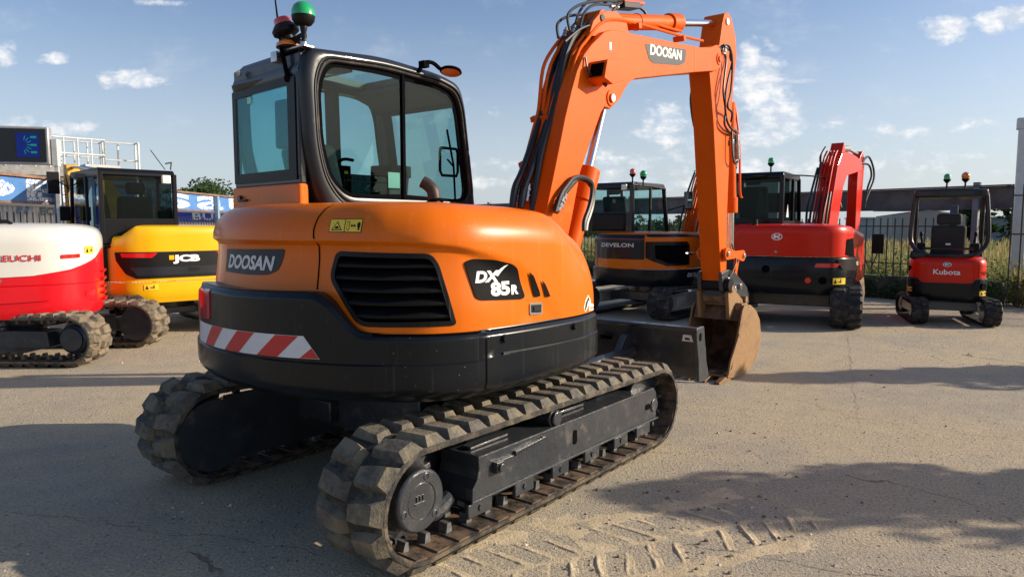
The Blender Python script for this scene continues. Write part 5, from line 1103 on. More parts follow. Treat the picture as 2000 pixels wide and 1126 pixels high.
# ---------------- neighbouring machines
def undercarriage(root,M,yo,yi,tk,belt,frame_m,lug=.035,pitch=.13,blade=None,inner=None,zc=.62,sk_=.02,tf=None):
    for s_ in (-1,1):
        make_track(root,yo*s_,yi*s_,*tk,lug=lug,pitch=pitch,M=M,belt=belt,inner=inner,hid=inner is not None,skew=sk_)
        (xr,zr),rr,(xf,zf),rf=tk; ym=(yo+yi)/2*s_; a=yi*s_+.06*s_; b=yo*s_-.06*s_
        g=G(M); g.prism([(xr+rr*.9,zf-rf*.30),(xf-.02,zf-rf*.35),(xf,zf+rf*.35),(xf-.15,zf+rf*.5),(xr+rr,zf+rf*.45)],a,b); g.build('track_frame',tf or frame_m,root,smooth=0,bevel=.012)
        g=G(M); g.lathe([(.05,-.10),(rr*.62,-.10),(rr*.62,.08),(rr*.5,.10),(rr*.48,.12)],(xr,ym,zr),(0,s_,0),28); g.lathe([(.05,-.13),(rr*.82,-.13),(rr*.82,-.05),(.05,-.05)],(xr,ym,zr),(0,s_,0),28); g.build('drive_wheel',frame_m,root)
        g=G(M); g.lathe([(.06,-.09),(rf*.84,-.06),(rf*.84,.06),(.06,.09)],(xf,ym,zf),(0,s_,0),28); g.build('idler_wheel',frame_m,root)
    g=G(M); g.bx(-.5,.5,-yi*.98,yi*.98,.26,zc-.14); g.cyl((0,0,.35),(0,0,zc),yi*.7,n=28); g.build('centre_frame',frame_m,root,smooth=30,bevel=.01)
    if blade:
        xb,hw,z0,z1,bmt=blade; g=G(M); g.prism([(xb,z0),(xb+.03,z0),(xb+.015,(z0+z1)/2),(xb+.03,z1),(xb,z1),(xb-.02,(z0+z1)/2)],-hw,hw); g.tube([(0,.3,.4),(xb,.3,(z0+z1)/2)],.05,8); g.tube([(0,-.3,.4),(xb,-.3,(z0+z1)/2)],.05,8); g.build('dozer_blade',bmt,root,smooth=30,bevel=.004)
def plan(w,xr,xf,n=3.2,rf=.12):
    pts=[]
    for k in range(0,9):
        a=PI/2*k/8; pts.append((-xr*abs(math.cos(a))**(2/n),-w*abs(math.sin(a))**(2/n)))
    pts+=[(xf*.5,-w),(xf-rf,-w),(xf-rf*.3,-w+rf*.3),(xf,-w+rf),(xf,-w*.4),(xf,0)]
    P=[(x,-y) for x,y in pts[:0:-1]]+pts; return Surf(P,8)
def pane(root,pts,m,name='window'): g=G(); g.add(pts,[tuple(range(len(pts)))]); return g.build(name,m,root,smooth=0)
def cabin(root,x0,x1,y0,y1,z0,z1,frame,glass,pr=.045,zw=None,lowz=None,lower=None,hood_r=.06,seat=True,slope=.10,midx=None,z0s=None,backpanel=None):
    cab=G(); c=[(x0,y0),(x0,y1),(x1,y1),(x1,y0)]
    xt1=x1-slope
    r=[roundpoly([(x0,z1-.12),(x0+.05,z1),(xt1,z1),(xt1+.05,z1-.1)],.06,4)][0]
    cab.prism(r,y0-.015,y1+.015); cb=cab.build('cab',frame,root,smooth=30,bevel=.03,seg=3)
    g=G()
    for y in (y0,y1):
        g.box((x0+pr/2,y,(z0+z1)/2-.03),(pr*1.3,pr*1.2,z1-z0-.06)); 
        g.prism([(x1-pr,z0),(x1,z0),(xt1,z1-.06),(xt1-pr,z1-.06)],y-pr/2,y+pr/2)
        if midx is not None: g.box((midx,y,(z0+z1)/2-.03),(pr,pr*.9,z1-z0-.08))
        g.prism([(x0,z0),(x1,z0),(x1,z0+.05),(x0,z0+.05)],y-pr/2-.002,y+pr/2+.002)
    g.bx(x0-.01,x0+pr,y0,y1,z0,z0+.06); g.build('cab_pillars',frame,cb,smooth=0,bevel=.01)
    zw=zw or z0+.08
    for y in (y0,y1): pane(cb,[(x0+pr,y,(z0s if z0s else z0)),(x1-pr*.5,y,(z0s if z0s else z0)),(xt1-pr*.4,y,z1-.1),(x0+pr,y,z1-.1)],glass,'side_window')
    pane(cb,[(x0+.01,y0+pr,zw),(x0+.01,y1-pr,zw),(x0+.01,y1-pr,z1-.13),(x0+.01,y0+pr,z1-.13)],glass,'rear_window')
    pane(cb,[(x1-.01,y0+pr,z0),(x1-.01,y1-pr,z0),(xt1-.01,y1-pr,z1-.1),(xt1-.01,y0+pr,z1-.1)],glass,'front_window')
    if zw>z0+.1: g=G(); g.bx(x0-.006,x0+.03,y0+pr*.5,y1-pr*.5,z0+.05,zw); g.build('rear_panel',backpanel or frame,cb,smooth=0,bevel=.008)
    if lower: g=G(); g.bx(x0+.005,x1-.005,y0+.005,y1-.005,lower,z0); g.build('cab_base',frame,cb,smooth=0,bevel=.02)
    if seat:
        ym=(y0+y1)/2; g=G(); g.bx(x0+.25,x0+.75,ym-.24,ym+.24,z0+.0,z0+.14); g.prism([(x0+.22,z0+.1),(x0+.36,z0+.1),(x0+.25,z0+.68),(x0+.13,z0+.68)],ym-.24,ym+.24); g.box((x0+.17,ym,z0+.80),(.1,.26,.18)); g.build('seat',SEAT,cb,bevel=.04)
    return cb
def beacon(root,x,y,z,lens,kind=0):
    g=G(); g.cyl((x,y,z-.14),(x,y,z-.02),.014,n=8); g.lathe([(.02,-.04),(.055,0),(.058,.02)],(x,y,z),n=16); b=g.build('beacon_stalk',BLACK,root)
    g=G(); g.lathe([(.05,.02),(.052,.07),(.040,.10),(.01,.115)] if kind==0 else [(.05,.02),(.065,.06),(.055,.10),(.02,.13)],(x,y,z),n=18); g.build('beacon_lens',lens,b,smooth=50)
def hoses(root,paths,r,m,name='hose'):
    for P in paths: g=G(); g.tube(P,r,6,smooth=4); g.build(name,m,root)
def sdecal(S_,name,pts,m,off,par,h=.002,rr=0,thick=0,label=None):
    return S_.map(flat_poly(roundpoly(pts,rr) if rr else pts,h+.004,thick),off,name,m,par,label=label,zstep=.04,step=.04)
def stext(S_,txt,x0,x1,z0,z1,m,off,par,h=.004,bold=.02,shear=0): return S_.map(fit_text(txt,x0,x1,z0,z1,bold,shear,h+.007),off,'lettering',m,par,smooth=0,zstep=.04,step=.04)
def warn(S_,u,z,off,par,w=.14,hh=.08):
    d=sdecal(S_,'warning_sticker',[(u,z),(u+w,z),(u+w,z+hh),(u,z+hh)],YELLOW,off,par)
    sdecal(S_,'triangle_mark',[(u+.015,z+.015),(u+.06,z+.015),(u+.037,z+hh-.012)],BLACK,off,d,.0035)
    sdecal(S_,'figure_mark',[(u+.08,z+.03),(u+.125,z+.03),(u+.125,z+.02),(u+.135,z+.02),(u+.135,z+hh-.015),(u+.12,z+hh-.015),(u+.12,z+.045),(u+.08,z+.045)],BLACK,off,d,.0035)
CAPT=[(.05,.012),(.18,.022),(.5,.03),(1,.03)]
# --- red and white machine, left edge
tk_r=thing('excavator','red and white excavator at the left edge with brown tracks turned sideways','excavator',(-6.27,8.82,0),R(90+30),'excavators in the yard')
U=Matrix.Rotation(R(-120),4,'Z')@Matrix.Translation((.25,0,0))@Matrix.Rotation(R(90+88),4,'Z')
undercarriage(tk_r,U,.86,.46,((-1.0,.315),.27,(.95,.30),.255),RUBBROWN,FRAMEBLK,lug=.04,pitch=.15,inner=RUBBROWN,zc=.56)
S1=plan(1.03,1.10,.95,3.0)
def off1(u,z):
    t=max(0,min(1,(z-1.42)/.20)); return .02+.16*(1-math.sqrt(max(0,1-t*t)))+ (.03*((.72-z)/.16)**2 if z<.72 else 0)
def zsw(u): return ip(u,[(-2,1.32),(-1.1,1.22),(-.7,1.10),(-.3,1.04),(0,1.03),(.3,1.04),(.7,1.10),(1.1,1.22),(1.35,1.34),(2,1.34)])
def pr1(u): zz=zsw(u); return [(z,off1(u,z)) for z in (.56,.58,.61,.66,.72,.80,.88,.92)]+[(.925,.02),(.93,.03),(.94,.02)]+[(zz-.02,.02),(zz,.035)]
body=S1.band('lower_body',REDT,tk_r,pr1,-2.6,2.6)
def pr2(u): zz=zsw(u); return [(zz,.035),(zz+.006,.02),(1.33,.02)]+[(1.34+.28*k/10,off1(u,1.34+.28*k/10)) for k in range(11)]
S1.band('upper_body',WHITEP,tk_r,pr2,-2.6,2.6,cap=CAPT)
S1.band('floor_pan',REDT,tk_r,[(.561,off1(0,.56)),(.562,off1(0,.56)+.02)],-2.6,2.6,cap=[(1,-.01)])
seat_off=lambda u,z: off1(u,z)
stext(S1,'TAKEUCHI',-.22,.395,1.215,1.285,REDSTR,seat_off,tk_r,bold=.02)
l_=sdecal(S1,'tail_light',[(.60,1.235),(.82,1.24),(.82,1.285),(.60,1.28)],REDLENS,seat_off,tk_r,.008,.01,.01)
l_=sdecal(S1,'tail_light',[(-.60,1.235),(-.82,1.24),(-.82,1.285),(-.60,1.28)],REDLENS,seat_off,tk_r,.008,.01,.01)
warn(S1,.90,1.28,seat_off,tk_r,.16,.09)
for z in (.70,.78,.86,.955,1.05):
    bm_=bmesh.new(); P_=[(z-.02,0),(z-.012,.03),(z+.012,.035),(z+.02,0)]; va=[bm_.verts.new((1.28,p[0],p[1])) for p in P_]; vb=[bm_.verts.new((1.62,p[0],p[1])) for p in P_]
    for i in range(3): bm_.faces.new((va[i],va[i+1],vb[i+1],vb[i]))
    bm_.faces.new(va); bm_.faces.new(vb[::-1]); S1.map(bm_,.02,'side_fin',REDT,body)
sd_=sdecal(S1,'recess_panel',[(-.9,.875),(.62,.90),(.55,.80),(.45,.755),(-.9,.72)],REDT,seat_off,body,.012,.03,.012)
sdecal(S1,'reflector',[(.88,.77),(1.16,.785),(1.16,.85),(.88,.83)],REDLENS,seat_off,body,.004,.01)
g=G(); x_,y_=S1.at(.0,.02); g.cyl((x_,y_,1.0),(x_-.015,y_,1.0),.018); g.build('lock',STEEL,body)
g=G(); g.tube([(-.86,.10,1.63),(-.86,.10,1.66),(-.86,-.08,1.665),(-.86,-.12,1.63)],.022,8); g.build('hood_handle',BLACK,tk_r)
cabin(tk_r,.0,.95,.62,1.02,1.62,2.3,CABGREY,GLASSC)
g=G(); g.prism([(.9,.9),(1.1,.8),(2.3,1.35),(2.3,1.5)],.45,.65); g.build('boom',WHITEP,tk_r,smooth=0,bevel=.01)
# --- yellow machine with black cab
j=thing('excavator','yellow excavator with black cab and wide black light bar, behind the red and white one','excavator',(-5.62,11.31,0),R(90+45),'excavators in the yard')
undercarriage(j,Matrix.Rotation(R(0),4,'Z'),1.08,.66,((-1.15,.32),.28,(1.1,.31),.27),RUBCLEAN,FRAMEBLK,zc=.5)
S2=plan(1.04,1.15,.95,3.6)
def zt2(u): return ip(u,[(-2,1.46),(-.95,1.46),(-.72,1.60),(.72,1.60),(.95,1.46),(2,1.40)])
def off2(u,z):
    zt=zt2(u); t=max(0,min(1,(z-(zt-.12))/.12)); return .0+.04*(1-math.sqrt(max(0,1-t*t)))+(.03 if z>.80 else 0)+(.05*((.62-z)/.12) if z<.62 else 0)
S2.band('lower_body',JYEL,j,lambda u:[(z,off2(u,z)) for z in (.50,.53,.57,.62,.70,.79,.80)]+[(.803,.03),(.804,.05)],-2.6,2.6)
S2.band('engine_cover',JYEL,j,lambda u:[(z,off2(u,z)) for z in [.81,.9,1.0,1.1,1.2,1.3,zt2(u)-.13]+[zt2(u)-.12+.12*math.sin(PI/2*k/6) for k in range(7)]],-1.45,1.6,cap=CAPT)
S2.band('cab_side_panel',CABBLK,j,lambda u:[(z,off2(u,z)+.0) for z in [.81,1.0,1.3]],-2.6,-1.46)
S2.band('floor_pan',JYEL,j,[(.501,.05),(.502,.06)],-2.6,2.6,cap=[(1,-.01)])
bar=sdecal(S2,'light_bar',[(-1.02,1.24),(1.02,1.24),(1.02,.86),(-.72,.86),(-.86,.93),(-1.0,1.12)],BLACK,off2,j,.012,.02,.012)
sdecal(S2,'tail_light',[(-.92,1.225),(-.42,1.225),(-.50,1.155),(-.90,1.165)],REDLENS,off2,bar,.016); sdecal(S2,'tail_light',[(.92,1.225),(.42,1.225),(.50,1.155),(.90,1.165)],REDLENS,off2,bar,.016)
sdecal(S2,'lower_gloss',[(-.80,1.02),(1.0,1.02),(1.0,.90),(-.70,.90)],CABGREY,off2,bar,.018)
stext(S2,'JCB',-.22,.17,1.06,1.19,WHITE,off2,bar,.02,.06)
g=sdecal(S2,'logo_square',[(-.27,1.12),(-.20,1.12),(-.20,1.185),(-.27,1.185)],JYEL,off2,bar,.021)
sdecal(S2,'latch',[(-.0,1.0),(.16,1.0),(.16,.945),(.0,.945)],BLACK,off2,bar,.022)
warn(S2,-.62,.69,off2,j,.19,.085); stext(S2,'86C-2',-1.75,-1.35,.58,.66,WHITE,off2,j); sdecal(S2,'name_plate',[(-1.8,.55),(-1.30,.55),(-1.30,.69),(-1.8,.69)],BLACK,off2,j,.0022)
cb=cabin(j,-.78,.85,.02,1.02,1.36,2.44,CABBLK,GLASSD,zw=1.72,pr=.05,midx=-.05,lower=1.30)
for q in cb.children: pass
g=G(); g.bx(-.70,.75,.03,1.01,.82,1.30); g.build('cab_base',CABBLK,cb,smooth=0,bevel=.01)
g=G(); g.bx(-.84,-.70,.05,.16,2.18,2.28) if 0 else g.box((-.83,.16,2.30),(.06,.12,.12)); g.build('work_light',CREAM,cb,bevel=.01)
g=G(); g.tube([(-.70,.12,2.45),(-.80,.35,2.72)],.006,5); g.build('antenna',MATTE,cb)
g=G(); g.tube([(-.75,.06,2.45),(-.74,.04,2.56),(-.5,.04,2.56)],.012,6); g.build('roof_rail',CABGREY,cb)
g=G(); g.prism([(.80,.95),(1.05,.95),(1.6,1.9),(2.2,2.28),(4.0,2.42),(4.05,2.60),(2.2,2.50),(1.4,2.1)],.10,.36); jb=g.build('boom',BOOMYEL,j,smooth=0,bevel=.01)
g=G(); g.prism([(3.85,2.55),(3.95,2.80),(4.15,2.80),(4.20,2.4),(4.0,.7),(3.85,.7)],.12,.34); g.build('arm',BOOMYEL,j,smooth=0,bevel=.01)
g=G(); g.cyl((2.4,.23,2.60),(3.3,.23,2.70),.05); g.cyl((3.3,.23,2.70),(4.0,.23,2.75),.028); g.build('arm_cylinder',STEEL,j)
hoses(j,[[(3.9,.10,2.6),(3.7,.08,2.0),(3.85,.10,1.3)],[(3.9,.36,2.6),(3.65,.38,1.9),(3.85,.36,1.2)]],.018,HOSE)
g=G(); g.box((.95,1.22,2.28),(.07,.16,.34)); g.tube([(.85,1.02,2.2),(.92,1.15,2.3)],.012,6); g.build('mirror',BLACK,cb,bevel=.02)
g=G(); g.box((.60,1.16,1.80),(.05,.14,.22)); g.tube([(.7,1.02,1.7),(.62,1.14,1.8)],.012,6); g.build('mirror',BLACK,cb,bevel=.02)
# --- orange and black machine behind the boom
d_=thing('excavator','orange and black excavator with DEVELON on its tail, parked behind the bucket','excavator',(2.60,13.25,0),R(90-40),'excavators in the yard')
undercarriage(d_,Matrix.Rotation(R(2),4,'Z'),.96,.56,((-.98,.29),.25,(.95,.28),.24),RUBCLEAN,FRAMEBLK,lug=.03,zc=.56,blade=(1.6,.96,.1,.45,FRAMEBLK),tf=mat('pale grey frame paint',(.36,.35,.31),.5))
S3=plan(.96,1.08,.85,2.5)
def off3(u,z):
    t=max(0,min(1,(z-1.36)/.12)); return .03+.07*(1-math.sqrt(max(0,1-t*t)))+(.07*((.74-z)/.2)**2 if z<.74 else 0)-(.03 if z<.86 else 0)
S3.band('lower_skirt',DKGREY,d_,lambda u:[(z,off3(u,z)) for z in (.56,.60,.66,.74,.80,.855)]+[(.862,.05)],-2.6,2.6)
S3.band('engine_cover',ORANGE,d_,lambda u:[(z,off3(u,z)) for z in [.865,.95,1.05,1.15,1.25,1.35]+[1.36+.12*math.sin(PI/2*k/6) for k in range(7)]],-2.6,2.6,cap=CAPT)
S3.band('floor_pan',DKGREY,d_,[(.561,.1),(.562,.12)],-2.6,2.6,cap=[(1,-.01)])
sdecal(S3,'rear_panel',[(-1.1,1.46),(.44,1.46),(.44,1.03),(-1.1,1.03)],DKGREY,off3,d_,.006,0,.006)
sdecal(S3,'top_band',[(.45,1.47),(2.0,1.475),(1.9,1.42),(.50,1.42)],DKGREY,off3,d_,.006)
pn=sdecal(S3,'side_panel',[(.46,1.34),(1.30,1.34),(1.38,1.28),(1.38,.93),(.85,.92),(.60,1.00),(.46,1.06)],DKGREY,off3,d_,.007,.02,.007)
sdecal(S3,'side_grille',[(.62,1.28),(1.30,1.28),(1.33,.96),(.90,.96),(.64,1.05)],MATTE,off3,pn,.009,.02)
sdecal(S3,'corner_panel',[(1.65,1.45),(2.02,1.45),(2.1,1.25),(1.95,1.22)],DKGREY,off3,d_,.006,.02)
stext(S3,'DEVELON',-.45,.25,1.24,1.31,SILVER,off3,d_,.012,.03); warn(S3,-.18,1.37,off3,d_,.18,.07)
seam3=sdecal(S3,'red_line',[(-1.1,1.385),(.44,1.385),(.44,1.378),(-1.1,1.378)],REDSTR,off3,d_,.009)
stext(S3,'DX 50z',1.28,1.62,.72,.79,SILVER,lambda u,z:off3(u,z),d_,.006,.04,.2)
sdecal(S3,'door_handle',[(1.22,1.16),(1.52,1.155),(1.52,1.10),(1.30,1.11)],CHROME,off3,d_,.02,.01,.02)
sdecal(S3,'tail_light',[(-.72,1.30),(-.66,1.30),(-.66,.90),(-.72,.90)],AMBLENS,off3,d_,.008)
cb=cabin(d_,-.75,.62,.0,.92,1.47,2.40,CABGREY,GLASSC,zw=1.86,pr=.05,midx=-.05,slope=.16)
g=G(); g.bx(-.79,-.72,.10,.82,1.52,1.84); g.build('rear_box',BLACK,cb,bevel=.03)
for y in (-.001,): 
    g=G(); g.tube([(-.70,-.03,1.50),(-.72,-.03,2.25),(-.62,-.03,2.34),(.35,-.03,2.32),(.45,-.03,2.22),(.60,-.03,1.50)],.022,8,smooth=2); g.build('door_frame',CABGREY,cb)
g=G(); g.box((-.78,.12,2.30),(.05,.10,.10)); g.build('work_light',CREAM,cb,bevel=.01)
g=G(); g.tube([(-.7,.80,2.36),(-.7,.80,2.58)],.006,5); g.build('antenna',MATTE,cb)
beacon(d_,-.62,.05,2.52,REDBEAC); beacon(d_,-.50,-.10,2.47,GREENLENS,1)
g=G(); g.box((.95,-.28,2.10),(.05,.18,.34)); g.tube([(.6,-.0,1.9),(.9,-.2,2.0)],.014,6); g.build('mirror',BLACK,cb,bevel=.02)
g=G(); g.add([(.922,-.36,1.95),(.922,-.20,1.95),(.922,-.20,2.25),(.922,-.36,2.25)],[(0,1,2,3)]); g.build('mirror_face',MIRROR,cb,smooth=0)
g=G(); g.prism([(.75,1.15),(1.0,1.2),(1.55,2.30),(2.1,2.72),(2.05,2.88),(1.45,2.62),(1.10,2.0)],-.42,-.20); db=g.build('boom',ORANGE2,d_,smooth=0,bevel=.01)
g=G(); g.prism([(2.0,2.65),(2.15,2.95),(2.85,1.3),(2.7,1.25)],-.40,-.24); g.build('arm',ORANGE2,d_,smooth=0,bevel=.01)
g=G(); g.cyl((1.10,-.31,1.25),(1.45,-.31,1.75),.06); g.build('boom_cylinder',BLACK,d_)
g=G(); g.cyl((1.45,-.31,1.75),(1.68,-.31,2.25),.03); g.build('rod',CHROME,d_)
hoses(db,[[(.78,-.22-.05*k,1.45),(1.05,-.22-.05*k,2.04),(1.40,-.22-.05*k,2.66),(1.9,-.22-.05*k,2.90)] for k in range(4)],.016,ORANGE2,'pipe')
hoses(db,[[(.70,-.20,1.45),(1.0,-.18,2.1),(1.38,-.2,2.7)],[(.95,-.45,1.5),(1.1,-.47,1.9),(1.4,-.46,2.5)]],.02,HOSE)
# --- big red machine on the right
k_=thing('excavator','large red excavator with black tail and tinted cab, right of the bucket','excavator',(4.95,12.5,0),R(90-33),'excavators in the yard')
undercarriage(k_,Matrix.Rotation(R(8),4,'Z'),1.12,.66,((-1.2,.33),.29,(1.15,.32),.28),RUBCLEAN,FRAMEBLK,lug=.03,zc=.6)
S4=plan(1.07,1.32,1.0,4.2)
def zt4(u): return ip(u,[(-2,1.62),(1.1,1.62),(1.5,1.60),(2.4,1.50)])
def off4(u,z):
    zt=zt4(u); t=max(0,min(1,(z-(zt-.12))/.12)); o=.06*(1-math.sqrt(max(0,1-t*t)))
    if z<1.12: o+=-.03
    return o+(.07*((.72-z)/.2)**2 if z<.72 else 0)+ (.10*((1.12-z)/.6)**1.5 if False else 0)
S4.band('counterweight',DKGREY,k_,lambda u:[(z,off4(u,z)) for z in (.53,.58,.65,.72,.78)]+[(.785,-.045),(.86,-.05),(.93,-.05),(1.0,-.04),(1.08,-.03),(1.11,-.02),(1.12,.02)],-2.0,1.62)
S4.band('engine_cover',RED,k_,lambda u:[(z,off4(u,z)) for z in [(1.125 if u<1.5 else .72+ .4*max(0,1-(u-1.5)/.2)),1.2,1.3,1.4,zt4(u)-.13]+[zt4(u)-.12+.12*math.sin(PI/2*k/6) for k in range(7)]],-2.8,2.75,cap=CAPT)
S4.band('side_skirt',RED,k_,[(.66,.03),(.70,.0),(.9,0),(1.3,0)],1.60,2.75)
S4.band('floor_pan',DKGREY,k_,[(.531,.07),(.532,.08)],-2.8,2.75,cap=[(1,-.01)])
bd=sdecal(S4,'round_emblem',[(.03+.085*math.cos(2*PI*k/20),1.44+.058*math.sin(2*PI*k/20)) for k in range(20)],WHITE,off4,k_,.003)
sdecal(S4,'emblem_field',[(.03+.072*math.cos(2*PI*k/20),1.44+.046*math.sin(2*PI*k/20)) for k in range(20)],RED,off4,bd,.0045)
sdecal(S4,'emblem_mark',[(-.02,1.47),(.01,1.475),(.02,1.45),(.07,1.475),(.09,1.46),(.05,1.44),(.085,1.415),(.06,1.405),(.02,1.43),(.0,1.41),(-.025,1.415)],WHITE,off4,bd,.006)
sdecal(S4,'side_grille',[(1.16,1.40),(1.42,1.42),(1.52,1.20),(1.50,1.10),(1.14,1.16)],MATTE,off4,k_,.004,.02)
lt=sdecal(S4,'tail_light',[(.62,1.03),(.98,1.03),(.90,.965),(.60,.965)],REDLENS,off4,k_,.03,.01,.02)
sdecal(S4,'shoulder_ridge',[(.90,1.10),(1.42,1.08),(1.5,.93),(1.42,.90),(1.0,.93)],BLACK,lambda u,z:-.045,k_,.012,.03,.012)
g=G(); 
for (u,z,m_) in ((.52,.66,REDLENS),): x,y=S4.at(u,-.04); x2,y2=S4.at(u,-.06); g.cyl((x,y,z+.1),(x2,y2,z+.1),.045)
g.build('reflector',REDLENS,k_)
g=G(); x,y=S4.at(.72,-.04); x2,y2=S4.at(.72,-.055); g.cyl((x,y,.76),(x2,y2,.76),.06); x,y=S4.at(-.12,-.05); x2,y2=S4.at(-.12,-.07); g.cyl((x,y,.92),(x2,y2,.92),.06); g.build('port_cover',MATTE,k_)
warn(S4,.86,.70,lambda u,z:-.05,k_,.22,.10)
g=G(); x,y=S4.at(.02,-.0); g.cyl((x,y,1.2),(x-.012,y,1.2),.02); g.build('lock',STEEL,k_)
stext(S4,'KX080-4',1.60,1.95,.97,1.04,WHITE,off4,k_,.004)
g=G(); g.cyl((-1.18,.36,1.6),(-1.18,.36,1.72),.05); g.build('exhaust_pipe',BLACK,k_,bevel=.01)
cb=cabin(k_,-.78,.75,.04,1.06,1.60,2.52,CABBLK,GLASSD,zw=1.74,pr=.06,midx=.1,slope=.14)
g=G(); g.prism([(-.75,1.62),(.6,1.62),(.6,1.70),(-.75,1.70)],.0,.03); g.build('cab_sill',CABGREY,cb,smooth=0)
beacon(k_,-.45,.30,2.665,GREENLENS); beacon(k_,-.2,1.0,2.645,AMBLENS,1)
g=G(); g.lathe([(.01,0),(.14,.015),(.15,.03),(.01,.03)],(-.72,.42,2.44),Vector((-.2,0,1)).normalized(),20); g.tube([(-.5,.2,2.5),(-.6,.3,2.5),(-.72,.4,2.46)],.012,6); g.build('rear_mirror',BLACK,cb)
g=G(); g.add([(-.55,-.0,1.76),(-.38,-.0,1.76),(-.465,-.0,1.98)],[(0,1,2)]); g.M=Matrix.Translation((0,.032,0)); g.build('triangle_sticker',WHITE,cb,smooth=0)
g=G(); g.add([(-.76,.25,1.8),(-.75,.45,1.78),(-.74,.30,2.2),(-.75,.40,2.3)],[(0,1,3,2)]); g.build('plastic_sheet',glassmat('plastic sheet',(.8,.82,.82),3),cb,smooth=0)
g=G(); g.lathe([(.02,.02),(.10,.01),(.13,-.05)],(.85,-.42,2.25),Vector((-.7,-.2,.2)).normalized(),20); g.tube([(.1,.03,2.50),(.5,-.2,2.50),(.85,-.38,2.46),(.85,-.40,2.36)],.013,6,smooth=3); g.build('mirror',BLACK,cb)
g=G(); g.lathe([(.125,-.045),(.10,.005),(.05,.022),(.01,.025)],(.84,-.42,2.25),Vector((-.7,-.2,.2)).normalized(),20); g.build('mirror_face',MIRROR,cb,smooth=60)
g=G(); g.box((1.5,-1.20,1.28),(.06,.20,.36)); g.tube([(1.1,-1.05,1.0),(1.4,-1.1,.8),(1.5,-1.2,1.1)],.012,6); g.build('mirror',BLACK,k_,bevel=.03)
MB=Matrix.Translation((.7,-.38,-.13))@Matrix.Rotation(R(-9),4,'Z')@Matrix.Translation((-.7,.30,0))
g=G(MB); g.prism([(.46,1.2),(.90,1.2),(1.20,2.10),(1.32,2.45),(1.52,2.68),(2.4,2.82),(2.48,2.98),(2.0,3.08),(1.5,3.12),(1.18,3.06),(.98,2.85),(.70,2.1)],-.43,-.16); kb=g.build('boom',RED,k_,smooth=0,bevel=.01)
g=G(MB); g.prism([(2.35,2.92),(2.32,2.6),(2.32,1.0),(2.44,.95),(2.54,1.1),(2.70,2.6),(2.75,3.05),(2.60,3.22),(2.45,3.1)],-.38,-.20); g.build('arm',RED,k_,smooth=0,bevel=.01)
g=G(MB); g.cyl((1.35,-.29,3.18),(1.95,-.29,3.22),.06); g.cyl((1.95,-.29,3.22),(2.6,-.29,3.16),.03); g.build('arm_cylinder',PLATGREY,k_)
g=G(MB); g.prism([(1.2,3.0),(1.35,3.28),(1.5,3.05)],-.40,-.18); g.build('cylinder_mount',RED,kb,smooth=0)
for k in range(4): g=G(MB); g.tube([(.48,-.17-.06*k,1.6),(.66,-.17-.06*k,2.2),(.96,-.17-.06*k,2.92),(1.15,-.17-.06*k,3.12)],.017,6,smooth=3); g.build('pipe',RED,kb)
for P in ([(.40,-.16,1.55),(.46,-.15,1.95),(.66,-.15,2.4),(.9,-.15,2.9)],[(.41,-.24,1.55),(.48,-.25,1.9),(.66,-.25,2.3)],[(.45,-.34,1.55),(.52,-.35,1.95),(.70,-.35,2.3)],[(.38,-.12,1.55),(.42,-.10,2.0),(.64,-.11,2.45),(.86,-.11,2.8)],[(.45,-.40,1.55),(.50,-.42,1.95),(.68,-.41,2.35)],[(1.0,-.14,2.8),(.95,-.12,3.0),(1.15,-.14,3.2)],[(2.45,-.42,3.0),(2.75,-.44,3.12),(3.1,-.44,2.95),(3.2,-.44,2.7),(2.9,-.43,2.4),(2.72,-.42,2.2)],[(2.4,-.42,2.95),(2.75,-.46,2.95),(2.95,-.46,2.75),(2.8,-.44,2.5),(2.7,-.42,2.1)],[(1.9,-.15,2.8),(1.98,-.15,2.5),(2.0,-.15,2.3),(2.05,-.18,2.1)]):
    g=G(MB); g.tube(P,.02,6,smooth=4); g.build('hose',HOSE,kb)
b_=fit_text('Kubota',0,.32,0,.11,.03,0,0); planar(b_,MB@basis((1.78,-.4215,2.90),(1,0,.12),(0,0,1)),'lettering',WHITE,kb)
g=G(MB); g.prism([(2.25,.88),(2.15,.45),(2.18,.1),(2.4,.03),(2.62,.12),(2.72,.4),(2.62,.68),(2.5,.88)],-.50,.02); g.build('bucket',RUSTDK,k_,smooth=0,bevel=.01)
g=G(MB); g.tube([(2.38,-.29,1.1),(2.42,-.29,.85)],.09,10); g.build('quick_coupler',FRAMEBLK,k_)
# --- small red machine with canopy
m_=thing('mini_excavator','small red excavator with open black canopy and seat at the right by the fence','mini excavator',(7.42,12.05,0),R(90-31),'excavators in the yard')
undercarriage(m_,Matrix.Rotation(R(11),4,'Z'),.63,.39,((-.68,.225),.19,(.62,.215),.18),RUBCLEAN,FRAMEBLK,lug=.025,pitch=.10,zc=.42)
S5=plan(.56,.62,.55,4.5)
def off5(u,z): 
    t=max(0,min(1,(z-.98)/.10)); return .06*(1-math.sqrt(max(0,1-t*t)))+(.05*((.5-z)/.12)**2 if z<.5 else 0)-(.02 if z<.76 else 0)
def zs5(u): return ip(abs(u),[(0,.68),(.34,.68),(.42,.76),(2,.80)])
S5.band('counterweight',DKGREY,m_,lambda u:[(z,off5(u,z)-.0) for z in (.38,.42,.5,.6,zs5(u)-.02,zs5(u))],-1.6,1.6)
S5.band('engine_cover',RED,m_,lambda u:[(z,.0+off5(u,max(z,.77))) for z in [zs5(u)+.002,.86,.92,.97]+[.98+.10*math.sin(PI/2*k/6) for k in range(7)]],-1.6,1.6,cap=CAPT)
S5.band('floor_pan',DKGREY,m_,[(.381,.05),(.382,.06)],-1.6,1.6,cap=[(1,-.01)])
stext(S5,'Kubota',-.19,.19,.82,.905,WHITE,off5,m_,.004,.02)
